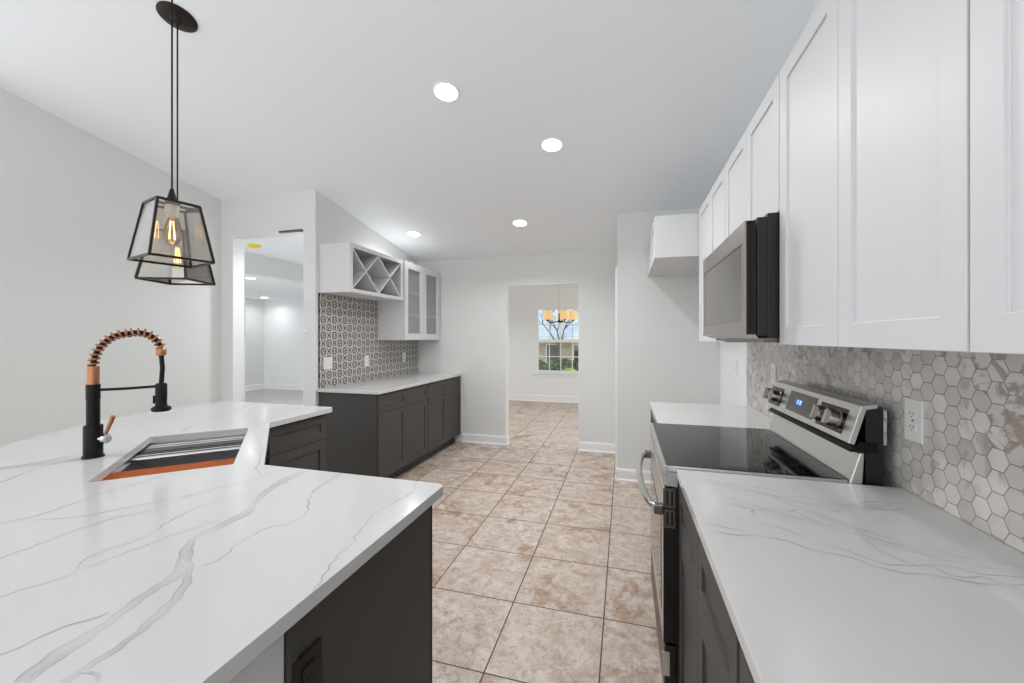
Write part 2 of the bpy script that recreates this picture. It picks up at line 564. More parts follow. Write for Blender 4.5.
# baseboards (two-step profile with a shoe)
def baseboard(name, a, b, n, h=0.115):
    # a, b: ends on the wall line; n: unit normal into the room
    a = Vector((*a, 0)); b = Vector((*b, 0)); n = Vector((*n, 0))
    prof = [(0, 0), (.026, 0), (.026, .012), (.016, .024), (.016, h - .018), (.010, h), (0, h)]
    vs = [a + n * p[0] + Vector((0, 0, p[1])) for p in prof] + [b + n * p[0] + Vector((0, 0, p[1])) for p in prof]
    k = len(prof)
    m = MB(); m.add([tuple(v) for v in vs], [tuple(range(k))[::-1], tuple(range(k, 2 * k))] + [(i, (i + 1) % k, (i + 1) % k + k, i + k) for i in range(k)])
    return struct(m.build(name, 'trim'))
baseboard('baseboard_back', (XL + .66, YB), (OX0, YB), (0, -1))
baseboard('baseboard_back', (OX1, YB), (-0.065, YB), (0, -1))
baseboard('baseboard_alcove', (-0.065, YA), (XR, YA), (0, -1))
baseboard('baseboard_alcove', (-0.065, YA - .02), (-0.065, 4.13), (-1, 0))
baseboard('baseboard_jamb', (OX0, YB), (OX0, YB + .12), (1, 0))
baseboard('baseboard_far_left', (XFL, YO), (XFL, YF), (1, 0))
baseboard('baseboard_right', (XR, 3.1), (XR, YA), (-1, 0))

# closet door seen edge-on, with its casing and black latch
mb = MB().box(-.03, .01, 4.24, 4.86, .012, 2.02)
d = struct(mb.build('door_1', 'trim'))
mb = MB().cyl((-.03, 4.33, .93), .012, -.03, 'x').cyl((-.06, 4.33, .93), .026, -.022, 'x')
mb.build('door_knob', 'black', d, smooth_=True)
mb = MB().box(-.083, -.065, 4.16, 4.22, 0, 2.06).box(-.083, -.065, 4.88, 4.94, 0, 2.06).box(-.083, -.065, 4.16, 4.94, 2.03, 2.09)
mb.box(-.085, -.065, 4.034, 4.16, .0, 2.06)
struct(mb.build('trim_3', 'trim', bevel=.002))

# ---- dining room beyond the back opening
DY = 8.57
struct(B(-3.98, 3.0, YB + .12, DY + .1, 2.44, 2.54).build('ceiling', 'ceiling'))
WX0, WX1, WZ0, WZ1 = -1.86, -0.78, 0.62, 2.05
mb = MB().box(-3.98, WX0, DY, DY + .14, 0, 2.44).box(WX1, 3.0, DY, DY + .14, 0, 2.44)
mb.box(WX0, WX1, DY, DY + .14, 0, WZ0).box(WX0, WX1, DY, DY + .14, WZ1, 2.44)
struct(mb.build('wall_dining', 'wall_white'))
struct(B(-4.1, -3.98, YB + .12, DY + .14, 0, 2.44).build('wall_dining_left', 'wall_white'))
baseboard('baseboard_dining', (-3.98, DY), (3.0, DY), (0, -1), .14)
mb = MB().prism([(DY, 2.44), (DY, 2.33), (DY - .015, 2.33), (DY - .03, 2.35), (DY - .075, 2.405), (DY - .09, 2.44)], -3.98, 3.0, 'x')
struct(mb.build('trim_4', 'trim'))
# double-hung window
win = MB()
fw = .045
win.box(WX0, WX0 + fw, DY + .02, DY + .1, WZ0, WZ1).box(WX1 - fw, WX1, DY + .02, DY + .1, WZ0, WZ1)
win.box(WX0 + fw, WX1 - fw, DY + .02, DY + .1, WZ0, WZ0 + .05).box(WX0 + fw, WX1 - fw, DY + .02, DY + .1, WZ1 - .05, WZ1)
wz = (WZ0 + WZ1) / 2 - .02
win.box(WX0 + fw, WX1 - fw, DY + .025, DY + .075, wz - .03, wz + .03)
w1 = struct(win.build('window_1', 'trim'))
ix0, ix1 = WX0 + fw, WX1 - fw
mb = MB()
for k in range(1, 4):
    xx = ix0 + (ix1 - ix0) * k / 4
    mb.box(xx - .009, xx + .009, DY + .045, DY + .06, WZ0 + .05, wz - .03).box(xx - .009, xx + .009, DY + .045, DY + .06, wz + .03, WZ1 - .05)
for za, zb in ((WZ0 + .05, wz - .03), (wz + .03, WZ1 - .05)):
    zz = (za + zb) / 2
    mb.box(ix0, ix1, DY + .044, DY + .061, zz - .009, zz + .009)
mb.build('muntin', 'trim', w1)
MB().box(ix0, ix1, DY + .05, DY + .054, WZ0 + .05, wz - .03).build('pane', 'pane', w1)
MB().box(ix0, ix1, DY + .05, DY + .054, wz + .03, WZ1 - .05).build('pane', 'pane', w1)
MB().box(WX0 - .07, WX1 + .07, DY - .04, DY + .02, WZ0 - .025, WZ0).box(WX0 - .05, WX1 + .05, DY - .014, DY, WZ0 - .085, WZ0 - .025).build('window_sill', 'trim', w1, bevel=.003)

# ---- living rooms beyond the hall opening
struct(B(-10.0, -4.1, YF + .12, 9.0, -0.12, -0.002).build('floor', 'wood_floor'))
struct(B(-4.1, -2.86, YF + .12, YB + .12, 0.0, 0.006).build('floor', 'wood_floor'))
struct(B(-4.6, -2.85, YF + .12, YB + .12, 2.44, 2.54).build('ceiling', 'ceiling'))
struct(B(-10.0, -4.6, YF + .0, 9.0, 2.42, 2.54).build('ceiling', 'ceiling'))
mb = MB().box(-4.6, -4.48, 3.9, 9.0, 2.19, 2.44).box(-4.6, -4.48, YF + .12, 3.86, 0, 2.44).box(-4.6, -4.48, 3.86, 3.9, 2.19, 2.44).box(-4.6, -4.48, 6.6, 9.0, 0, 2.19)
struct(mb.build('wall_hall', 'wall'))
struct(B(-4.6, XL - .12, YB + .0, YB + .12, 0, 2.44).build('wall_hall_end', 'wall_white'))
struct(B(-9.6, -9.47, 3.2, 8.9, 0, 2.42).build('wall_living_left', 'wall'))
struct(B(-9.6, -4.6, 8.72, 8.84, 0, 2.42).build('wall_living_back', 'wall_white'))
baseboard('baseboard_living_left', (-9.47, 3.2), (-9.47, 8.72), (1, 0), .14)
baseboard('baseboard_living_back', (-9.47, 8.72), (-4.6, 8.72), (0, -1), .14)

# ---- outside
struct(B(-40, 40, 9.3, 70, -.75, -.6).build('ground', 'grass'))
VEINS_PEN = [
   ([(-1.081, 1.342), (-1.078, 1.166), (-1.065, 1.026), (-1.021, 0.922), (-0.97, 0.838), (-0.965, 0.766), (-0.96, 0.698), (-0.908, 0.638), (-0.848, 0.592), (-0.838, 0.521), (-0.812, 0.447), (-0.798, 0.377), (-0.785, 0.343), (-0.769, 0.293)], 0.026, 1),
   ([(-0.89, 0.625), (-0.835, 0.595), (-0.779, 0.537), (-0.751, 0.479), (-0.734, 0.419), (-0.728, 0.361), (-0.71, 0.309)], 0.017, 1),
   ([(-0.943, 1.206), (-0.924, 1.066), (-0.901, 1.0)], 0.016, 1),
   ([(-0.91, 1.03), (-0.877, 0.962), (-0.824, 0.891), (-0.806, 0.83), (-0.843, 0.781), (-0.843, 0.71), (-0.818, 0.649), (-0.836, 0.61)], 0.005, 0),
   ([(-0.654, 1.175), (-0.62, 1.105), (-0.625, 1.007), (-0.639, 0.943), (-0.612, 0.818), (-0.594, 0.78), (-0.584, 0.7), (-0.554, 0.617), (-0.54, 0.584)], 0.0035, 0),
   ([(-1.067, 0.929), (-1.131, 0.855), (-1.106, 0.734), (-1.082, 0.673), (-1.097, 0.569), (-1.05, 0.535), (-1.082, 0.447), (-1.088, 0.404)], 0.004, 0),
   ([(-0.997, 0.787), (-1.027, 0.699), (-1.037, 0.629), (-1.055, 0.541)], 0.003, 0),
   ([(-1.187, 1.138), (-1.171, 1.051), (-1.23, 0.906), (-1.23, 0.785), (-1.274, 0.71), (-1.276, 0.589), (-1.269, 0.524), (-1.261, 0.456)], 0.0035, 0),
   ([(-1.231, 0.904), (-1.281, 0.828), (-1.365, 0.708), (-1.458, 0.658)], 0.003, 0),
   ([(-1.504, 0.995), (-1.503, 0.958), (-1.509, 0.811), (-1.483, 0.701), (-1.51, 0.623), (-1.536, 0.555)], 0.009, 0),
   ([(-2.077, 1.106), (-2.024, 1.05), (-2.039, 0.942), (-1.933, 0.798), (-1.895, 0.667)], 0.01, 0),
   ([(-2.108, 1.097), (-2.114, 0.973), (-2.148, 0.887), (-2.192, 0.813)], 0.011, 0),
   ([(-0.842, 0.472), (-0.842, 0.464), (-0.87, 0.426), (-0.884, 0.365), (-0.892, 0.331)], 0.004, 0),
   ([(-2.58, 2.358), (-2.536, 2.23), (-2.41, 2.02), (-2.321, 1.807), (-2.185, 1.569), (-2.107, 1.461)], 0.013, 0),
   ([(-2.845, 2.217), (-2.81, 2.001), (-2.688, 1.818), (-2.638, 1.619), (-2.726, 1.575)], 0.012, 0),
   ([(-2.932, 1.517), (-2.68, 1.282), (-2.628, 1.167)], 0.01, 0),
   ([(-2.079, 2.19), (-2.033, 1.984), (-1.89, 1.727), (-1.826, 1.598)], 0.006, 0),
   ([(-1.686, 1.508), (-1.452, 1.326), (-1.268, 1.138), (-1.178, 1.076)], 0.003, 0),
   ([(-0.686, 0.37), (-0.709, 0.377), (-0.725, 0.378)], 0.004, 0),
]
VEINS_RIGHT = [
   ([(0.26, 1.443), (0.311, 1.435), (0.367, 1.378), (0.413, 1.37), (0.441, 1.329), (0.46, 1.295), (0.528, 1.314), (0.595, 1.333), (0.681, 1.374), (0.8, 1.383)], 0.006, 0),
   ([(0.329, 1.44), (0.379, 1.408), (0.433, 1.406), (0.468, 1.351)], 0.004, 0),
   ([(0.326, 1.176), (0.33, 1.211), (0.365, 1.239), (0.403, 1.226), (0.446, 1.254), (0.526, 1.33)], 0.006, 0),
   ([(0.208, 1.067), (0.243, 1.055), (0.291, 1.065), (0.342, 1.062), (0.383, 1.038), (0.423, 1.021), (0.46, 1.016), (0.491, 0.99), (0.53, 0.974), (0.591, 0.983), (0.628, 0.971), (0.673, 0.976), (0.726, 0.989), (0.782, 0.995)], 0.007, 0),
   ([(0.317, 1.142), (0.362, 1.125), (0.398, 1.098), (0.435, 1.066), (0.475, 1.036), (0.511, 1.005), (0.562, 1.009), (0.633, 1.032), (0.677, 1.012), (0.751, 1.022), (0.801, 1.02)], 0.005, 0),
   ([(0.502, 1.27), (0.52, 1.199), (0.535, 1.136), (0.546, 1.051), (0.586, 1.013)], 0.004, 0),
   ([(0.596, 1.308), (0.645, 1.315), (0.706, 1.327), (0.786, 1.389)], 0.004, 0),
   ([(0.183, 1.094), (0.218, 1.099), (0.253, 1.087), (0.289, 1.076)], 0.004, 0),
   ([(0.496, 1.294), (0.531, 1.264), (0.596, 1.308), (0.658, 1.332)], 0.004, 0),
   ([(0.598, 1.041), (0.617, 0.991), (0.674, 0.997), (0.705, 0.967)], 0.004, 0),
]
VEINS_RIGHT += [
   ([(0.25, 1.44), (0.38, 1.37), (0.50, 1.31), (0.62, 1.33), (0.72, 1.36)], .045, 2),
   ([(0.30, 1.30), (0.36, 1.24), (0.45, 1.19), (0.55, 1.13), (0.66, 1.09), (0.80, 1.06)], .055, 2),
   ([(0.42, 1.34), (0.47, 1.26), (0.53, 1.19), (0.61, 1.12), (0.70, 1.07)], .04, 2),
   ([(0.33, 1.40), (0.40, 1.36), (0.44, 1.34), (0.50, 1.36), (0.56, 1.33)], .004, 0),
   ([(0.40, 1.27), (0.44, 1.24), (0.47, 1.19), (0.52, 1.17), (0.58, 1.11), (0.63, 1.10)], .004, 0),
   ([(0.26, 1.26), (0.32, 1.23), (0.40, 1.22), (0.48, 1.17)], .004, 0),
   ([(0.55, 1.35), (0.61, 1.31), (0.67, 1.33), (0.72, 1.31)], .004, 0),
]
VEINS_FAR = [
   ([(0.481, 2.872), (0.542, 2.692), (0.641, 2.552), (0.669, 2.525)], 0.012, 0),
   ([(0.699, 3.109), (0.728, 2.996), (0.763, 2.947)], 0.01, 0),
]

# ------------------------------------------------------------------ cabinets
RA, LA, BA, DA = -PI / 2, PI / 2, PI, R(135)   # faces -X, faces +X, faces +Y, faces the diagonal
def cabinet(name, loc, rot, label, cat, w, depth, z0, z1, fronts, paint, group=None, toe=True, fr=.057, open_front=False):
    """Origin on the floor, centre of the carcass front; the front looks to local -y."""
    t = thing(name, loc, label, cat, rot, group)
    zb = z0
    if not open_front:
        B(-w / 2, w / 2, 0, depth, zb, z1).build('body', paint, t, bevel=.001)
    if toe:
        B(-w / 2 + .002, w / 2 - .002, .07, .085, 0, zb).build('toe_kick', 'toe', t)
    for kind, a, b, c, d in fronts:
        f = fr if kind == 'door' else min(fr, (d - c) * .3)
        o = MB().shaker(a + .0015, b - .0015, c + .0015, d - .0015, fr=f).build(kind, paint, t, bevel=.0012)
    return t

# local x runs to world -Y for RA, +Y for LA, -X for BA
def base_fronts(w, n, dz=.705, zt=.872, zb=.115, m=.004):
    r = []; s = (w - 2 * m) / n
    for i in range(n):
        a = -w / 2 + m + i * s
        r.append(('drawer', a, a + s, dz, zt)); r.append(('door', a, a + s, zb, dz))
    return r

# left run under the patterned tile: two 36-inch cabinets, each two drawers over two doors
wl = (YB - .004 - 3.095) / 2
cabinet('base_cabinet', (-2.11, 3.095 + wl / 2, 0), LA, 'charcoal base cabinet below the wine rack, nearer half of the row against the left wall', 'cabinet', wl, .615, .105, .884, base_fronts(wl, 2), 'cab_grey', 'charcoal base cabinets under the patterned tile')
cabinet('base_cabinet', (-2.11, 3.095 + wl * 1.5, 0), LA, 'charcoal base cabinet touching the back wall, below the glass-door wall cabinet', 'cabinet', wl, .615, .105, .884, base_fronts(wl, 2), 'cab_grey', 'charcoal base cabinets under the patterned tile')

# right run
yb = 1.525
cabinet('base_cabinet', (.205, yb - .385, 0), RA, 'charcoal base cabinet touching the range, on its near side under the right worktop', 'cabinet', .765, .63, .105, .884, base_fronts(.765, 2, .70), 'cab_grey', 'charcoal base cabinets on the right')
cabinet('base_cabinet', (.205, yb - .385 - .77, 0), RA, 'charcoal base cabinet nearest the viewer under the right worktop, one away from the range', 'cabinet', .765, .63, .105, .884, base_fronts(.765, 2, .70), 'cab_grey', 'charcoal base cabinets on the right')
cabinet('base_cabinet', (.205, 2.71, 0), RA, 'charcoal base cabinet beyond the range, under the small far worktop by the fridge gap', 'cabinet', .76, .63, .105, .884, base_fronts(.76, 2, .70), 'cab_grey', 'charcoal base cabinets on the right')

# peninsula cabinets
t = cabinet('base_cabinet', (-.92, 1.132, 0), BA, 'charcoal end cabinet of the peninsula, plain dark side panel holding a brown outlet', 'cabinet', .69, .555, .105, .884, base_fronts(.68, 2), 'cab_grey')
MB().box(-.346, -.349, .535, .555, .0, .884).build('trim_strip', 'cab_grey', t)
MB().box(-.3454, -.342, -.0012, .010, .105, .883).build('gap_shade_strip', 'black', t)  # thin black strip painting the shade between side panel and door
cabinet('drawer_cabinet', (-1.925, 2.01, 0), LA, 'charcoal drawer cabinet at the far arm of the sink counter', 'cabinet', .46, .60, .105, .884,
        [('drawer', -.222, .222, .715, .872), ('drawer', -.222, .222, .42, .715), ('drawer', -.222, .222, .115, .42)], 'cab_grey')
# diagonal sink cabinet
t = thing('sink_cabinet', (-1.60, 1.43, 0), 'charcoal diagonal corner cabinet underneath the undermount sink', 'cabinet', DA)
MB().box(-.38, .38, 0, .018, .105, .884).box(-.38, -.362, .018, .5, .105, .884).box(.362, .38, .018, .5, .105, .884).box(-.362, .362, .018, .5, .105, .12).build('body', 'cab_grey', t)
for a, b in ((-.375, 0), (0, .375)):
    MB().shaker(a + .0015, b - .0015, .115, .87, fr=.057).build('door', 'cab_grey', t, bevel=.0012)
B(-.37, .37, .07, .085, 0, .105).build('toe_kick', 'toe', t)

# knee wall behind the peninsula cabinets, clad in the same white slab
struct(B(-1.35, -.578, .42, .574, 0, .884).build('wall_peninsula', 'quartz', bevel=.002))

# ------------------------------------------------------------------ worktops
def catmull(pts, k=8):
    P = [Vector(p) for p in pts]; P = [P[0] * 2 - P[1]] + P + [P[-1] * 2 - P[-2]]
    out = []
    for i in range(1, len(P) - 2):
        for j in range(k):
            t = j / k
            out.append(0.5 * ((2 * P[i]) + (P[i + 1] - P[i - 1]) * t + (2 * P[i - 1] - 5 * P[i] + 4 * P[i + 1] - P[i + 2]) * t * t + (3 * P[i] - P[i - 1] - 3 * P[i + 1] + P[i + 2]) * t ** 3))
    out.append(P[-2]); return out

def inside(p, poly):
    r = False; n = len(poly)
    for i in range(n):
        (x0, y0), (x1, y1) = poly[i], poly[i - 1]
        if (y0 > p[1]) != (y1 > p[1]) and p[0] < (x1 - x0) * (p[1] - y0) / (y1 - y0) + x0: r = not r
    return r

def slab(name, poly, holes, z0, z1, veins, label, cat, group=None):
    bm = bmesh.new(); loops = []
    for lp in [poly] + holes:
        vs = [bm.verts.new((p[0], p[1], z1)) for p in lp]
        for i in range(len(vs)): bm.edges.new((vs[i - 1], vs[i]))
        loops.append([tuple(v.co) for v in vs])
    bmesh.ops.triangle_fill(bm, use_beauty=True, edges=bm.edges[:])
    bm.verts.ensure_lookup_table(); bm.verts.index_update()
    m = MB()
    top = [tuple(v.co) for v in bm.verts]; fs = [tuple(v.index for v in f.verts) for f in bm.faces]
    bm.free()
    n = len(top)
    m.v = top + [(a, b, z0) for a, b, c in top]
    for f in fs: m.f.append(f); m.mi.append(0); m.f.append(tuple(i + n for i in f)[::-1]); m.mi.append(0)
    o = 0
    for lp in loops:
        k = len(lp)
        for i in range(k):
            j = (i + 1) % k
            m.f.append((o + i, o + j, o + j + n, o + i + n)); m.mi.append(0)
        o += k
    body = m.build(name, 'quartz', bevel=.003)
    tag(body, label, cat, group)
    # the veins: thin strips of darker mineral flush with the polished top
    vm = MB(); rnd = random.Random(11)
    prof_thin = [(-1, 0), (-.4, .55), (0, .95), (.4, .55), (1, 0)]
    prof_wide = [(-1, 0), (-.86, .75), (-.55, .42), (-.1, .30), (.3, .50), (.6, .34), (.88, .85), (1, 0)]
    for vi, (pts, w, wide) in enumerate(veins):
        c = catmull(pts, 12)
        q = []
        for i, p in enumerate(c):
            jx = .0022 * (math.sin(p.x * 110 + p.y * 60) + math.sin(p.y * 170)) * (.6 if wide else 1)
            q.append(Vector((p.x + jx, p.y + jx * .7)))
        prof = prof_wide if wide == 1 else prof_thin
        fade = .85 if wide == 1 else .30 if wide == 2 else (.6 if w > .008 else .9)
        last = None
        for i, p in enumerate(q):
            t = q[min(i + 1, len(q) - 1)] - q[max(i - 1, 0)]; t.normalize(); nrm = Vector((-t.y, t.x))
            ww = w * .5 * (1 + .25 * math.sin(i * .17 + w * 900) + .12 * math.sin(i * .41))
            e = min(1, i / 6, (len(q) - 1 - i) / 6) if not wide else 1
            st = fade * (.72 + .28 * math.sin(i * .23 + 1.3 + w * 500))
            row = []
            for a, s_ in prof:
                vv = p + nrm * a * max(ww, .0022)
                vm.v.append((vv.x, vv.y, z1 + .00015 + .00003 * vi)); row.append(len(vm.v) - 1)
                vm.att[len(vm.v) - 1] = s_ * e * st
            if last and inside(p, poly) and inside(q[i - 1], poly) and not any(inside(p, h) for h in holes):
                for k in range(len(row) - 1):
                    vm.f.append((last[k], row[k], row[k + 1], last[k + 1])); vm.mi.append(0)
            last = row
    if vm.f:
        # every strip quad faces up
        for i, f in enumerate(vm.f):
            a, b_, c = (Vector(vm.v[k]) for k in f[:3])
            if (b_ - a).cross(c - b_).z < 0: vm.f[i] = f[::-1]
        vm.build('vein', 'quartz', body, recalc=False)
    return body

def arc(cx, cy, r, a0, a1, n=6):
    return [(cx + r * math.cos(R(a0 + (a1 - a0) * i / n)), cy + r * math.sin(R(a0 + (a1 - a0) * i / n))) for i in range(n + 1)]

SC = Vector((-1.773, 1.255)); SU = Vector((-.70711, .70711)); SV = Vector((.70711, .70711))   # sink centre and axes
def sk(a, b):
    p = SC + SU * a + SV * b; return (p.x, p.y)
def rrect(hx, hy, r, n=4):
    out = []
    for cx, cy, a in ((hx - r, hy - r, 0), (-hx + r, hy - r, 90), (-hx + r, -hy + r, 180), (hx - r, -hy + r, 270)):
        for i in range(n + 1):
            th = R(a + 90 * i / n); out.append((cx + r * math.cos(th), cy + r * math.sin(th)))
    return out
hole = [sk(a, b) for a, b in rrect(.345, .195, .012)]
pen = arc(-.573, 1.152, .023, 0, 90) + [(-1.276, 1.175), (-1.88, 1.768)] + arc(-1.91, 2.255, .025, 0, 90)
pen += [(-2.86, 2.28), (-2.87, 1.95), (-2.865, 1.70), (-2.82, 1.50), (-2.74, 1.31), (-2.62, 1.12), (-2.30, .80), (-1.80, .30), (-1.55, .05), (-.55, .05)]
slab('countertop', pen, [hole], .884, .914, VEINS_PEN, 'large white veined quartz countertop of the angled peninsula with the sink cut into it', 'countertop')
slab('countertop', [(.18, -.3), (.832, -.3), (.832, 1.530), (.18, 1.530)], [], .884, .914, VEINS_RIGHT, 'white quartz worktop on the near side of the range, at the right', 'countertop')
slab('countertop', [(.18, 2.308), (.832, 2.308), (.832, 3.10), (.18, 3.10)], [], .884, .914, VEINS_FAR, 'short white quartz worktop beyond the range', 'countertop')
VEINS_LEFT = [([(-2.6, 3.12), (-2.4, 3.5), (-2.3, 3.9), (-2.15, 4.2)], .012, 0), ([(-2.7, 3.9), (-2.4, 4.3), (-2.3, 4.8)], .01, 0), ([(-2.2, 3.1), (-2.16, 3.25), (-2.08, 3.3)], .006, 0)]
slab('countertop', [(XL + .002, 3.065), (-2.07, 3.065), (-2.07, YB - .002), (XL + .002, YB - .002)], [], .884, .914, VEINS_LEFT, 'white quartz worktop below the patterned tile wall', 'countertop')

# ------------------------------------------------------------------ sink, board, faucet
t = thing('kitchen_sink', (SC.x, SC.y, .884), 'undermount stainless workstation sink set diagonally in the peninsula', 'sink', DA)
# local x along the long side, local -y toward the kitchen
hx, hy, dp = .352, .202, .22
m = MB()
m.box(-hx - .02, hx + .02, -hy - .02, -hy, -.002, 0).box(-hx - .02, hx + .02, hy, hy + .02, -.002, 0).box(-hx - .02, -hx, -hy, hy, -.002, 0).box(hx, hx + .02, -hy, hy, -.002, 0)
m.box(-hx - .002, hx + .002, -hy - .002, -hy, -dp, -.002).box(-hx - .002, hx + .002, hy, hy + .002, -dp, -.002)
m.box(-hx - .002, -hx, -hy, hy, -dp, -.002).box(hx, hx + .002, -hy, hy, -dp, -.002).box(-hx, hx, -hy, hy, -dp - .002, -dp)
m.build('basin', 'steel', t)
m = MB().box(-hx, hx, -hy, -hy + .014, -.022, -.018).box(-hx, hx, hy - .014, hy, -.022, -.018)
m.build('ledge', 'chrome', t)
MB().lathe([(.0, -dp + .001), (.03, -dp + .001), (.045, -dp + .004), (.056, -dp + .003), (.056, -dp)], (0, .06, 0), 24).build('drain', 'chrome', t, smooth_=True)

t2 = thing('cutting_board', (SC.x, SC.y, .884), 'reddish wooden cutting board lying across the near end of the sink', 'cutting board', DA)
MB().box(-.346, -.125, -.199, .199, -.0175, -.0015).build('board', 'board', t2, bevel=.003)
MB().box(-.150, -.142, -.165, -.115, -.0015, -.0010).build('grip_slot', 'slot', t2)
t3 = thing('drying_rack', (SC.x, SC.y, .884), 'grey metal roll-up drying rack over the far end of the sink', 'drying rack', DA)
for i in range(15):
    x = .085 + i * .0178
    m = MB().tube([(x, -.198, -.0125), (x, .198, -.0125)], .0052, 8)
    m.build('rod', ('chrome', 'steel_dark', 'steel', 'steel_dark', 'black')[(i * 7 // 3) % 5], t3, smooth_=True)  # rod finishes alternate to paint in streaks of reflected light
MB().box(.078, .341, -.196, -.184, -.0178, -.0170).build('end_strip', 'black', t3)
MB().box(.078, .341, .184, .196, -.0178, -.0170).build('end_strip', 'black', t3)

FX, FY = -2.003, 1.07
t = thing('kitchen_faucet', (FX, FY, .914), 'matte black spring-neck kitchen faucet with copper coil behind the sink', 'faucet', R(45))
# local +x points over the sink
m = MB().lathe([(.033, 0), (.033, .006), (.0285, .009), (.0285, .122), (.027, .125)], seg=32)
m.build('base', 'black', t, smooth_=True)
m = MB().lathe([(.020, .122), (.020, .225), (.021, .226), (.021, .285)], seg=28)
m.build('column', 'black', t, smooth_=True)
MB().lathe([(.0185, .285), (.0185, .352), (.017, .356)], seg=28).build('sleeve', 'copper', t, smooth_=True)['label'] = 'copper sleeve'
HX = .205
path = []
for i in range(61):
    a = PI - PI * i / 60
    z = .355 + (.130 if i <= 30 else .130) * math.sin(a) + (0 if i <= 30 else .055 * (i - 30) / 30)
    path.append(Vector((HX / 2 + HX / 2 * math.cos(a), 0, z)))
hose = path + [Vector((HX, 0, .40)), Vector((HX + .004, 0, .34)), Vector((HX, 0, .272))]
MB().tube(hose, .0085, 10).build('hose', 'black', t, smooth_=True)
# coil around the arch
L = [0]
for i in range(1, len(path)): L.append(L[-1] + (path[i] - path[i - 1]).length)
tot = L[-1]; coil = []; turns = 17; k = 16 * turns
for i in range(k + 1):
    s_ = tot * i / k * .97
    j = max(j for j in range(len(L)) if L[j] <= s_ + 1e-9); j = min(j, len(path) - 2)
    f_ = (s_ - L[j]) / (L[j + 1] - L[j]); p = path[j].lerp(path[j + 1], f_)
    tg = (path[j + 1] - path[j]).normalized(); n1 = Vector((0, 1, 0)); n2 = tg.cross(n1)
    a = 2 * PI * turns * i / k
    coil.append(p + (n1 * math.cos(a) + n2 * math.sin(a)) * .0145)
MB().tube(coil, .0042, 7).build('spring_coil', 'copper', t, smooth_=True)['label'] = 'copper spring coil'
MB().lathe([(.013, 0), (.017, .006), (.017, .028), (.012, .034)], (HX, 0, .392), 20).build('collar', 'copper', t, smooth_=True)
MB().tube([(.02, 0, .262), (.1, 0, .262), (HX - .012, 0, .266)], .0055, 8).build('holder_arm', 'black', t, smooth_=True)
m = MB().lathe([(.016, .278), (.0195, .272), (.0195, .215), (.0185, .20), (.020, .185), (.032, .178), (.033, .166), (.028, .162), (0, .162)], (HX, 0, 0), 28)
m.build('spray_head', 'black', t, smooth_=True)
MB().box(HX - .026, HX - .018, -.006, .006, .195, .228).build('spray_button', 'black', t, bevel=.002)
# side valve and copper lever, on the side towards the right of the view
vr = Vector((math.cos(R(15.6 - 45)), math.sin(R(15.6 - 45)), 0))
rot = Vector((0, 0, 1)).rotation_difference(vr).to_matrix()
MB().lathe([(.012, .028), (.012, .04), (.018, .043), (.018, .056), (.014, .06), (0, .06)], (0, 0, .072), 24, rot=rot).build('valve', 'chrome', t, smooth_=True)
pv = vr * .045 + Vector((0, 0, .082))
MB().tube([pv, pv + vr * .014 + Vector((0, 0, .03)), pv + vr * .034 + Vector((0, 0, .078))], [.006, .0065, .0075], 10).build('lever', 'copper', t, smooth_=True)['label'] = 'copper lever'

# ------------------------------------------------------------------ upper cabinets, right
def upper(ya, yb_, z0, z1, n, label, group=None, hinge=0):
    w = yb_ - ya; s = w / n
    fr = [('door', -w / 2 + i * s, -w / 2 + (i + 1) * s, z0, z1) for i in range(n)]
    return cabinet('wall_cabinet', (.53, (ya + yb_) / 2, 0), RA, label, 'wall cabinet', w, XR - .53 - .002, z0, z1, fr, 'cab_white', group, toe=False)
G = 'white wall cabinets on the right'
UT = 2.29
upper(2.335, 3.095, 1.357, UT, 2, 'white shaker wall cabinet on the far side of the microwave', G)
upper(1.570, 2.330, 1.815, UT, 2, 'short white two-door wall cabinet directly above the microwave', G)
upper(.786, 1.565, 1.357, UT, 2, 'tall white two-door wall cabinet adjoining the near side of the microwave', G)
upper(.005, .783, 1.357, UT, 2, 'tall white wall cabinet cut by the right edge of the photo', G)
# cabinet over the fridge gap
w = YA - 3.10
cabinet('fridge_wall_cabinet', (.235, 3.10 + w / 2, 0), RA, 'deep white cabinet high on the wall over the empty fridge gap', 'wall cabinet', w - .004, XR - .235 - .002, 1.965, 2.27,
        [('door', -w / 2 + .003, 0, 1.965, 2.27), ('door', 0, w / 2 - .003, 1.965, 2.27)], 'cab_white', toe=False)

# ------------------------------------------------------------------ upper cabinets, left
t = thing('wine_rack_cabinet', (-2.395, 3.557, 0), 'white open wine-rack wall cabinet with two crossed dividers', 'wall cabinet', LA)
w, z0, z1, dep = .908, 1.80, 2.25, .333
ox0, ox1, oz0, oz1 = -w / 2 + .043, w / 2 - .043, z0 + .035, z1 - .04
m = MB()
m.box(-w / 2, -w / 2 + .018, .018, dep, z0, z1).box(w / 2 - .018, w / 2, .018, dep, z0, z1)
m.box(-w / 2 + .018, w / 2 - .018, .018, dep, z0, z0 + .018).box(-w / 2 + .018, w / 2 - .018, .018, dep, z1 - .018, z1)
m.box(-w / 2 + .018, w / 2 - .018, dep - .01, dep, z0 + .018, z1 - .018)
m.build('body', 'cab_white', t)
m = MB().box(-w / 2, ox0, 0, .018, z0, z1).box(ox1, w / 2, 0, .018, z0, z1).box(ox0, ox1, 0, .018, z0, oz0).box(ox0, ox1, 0, .018, oz1, z1)
m.build('face_frame', 'cab_white', t)
midx = 0
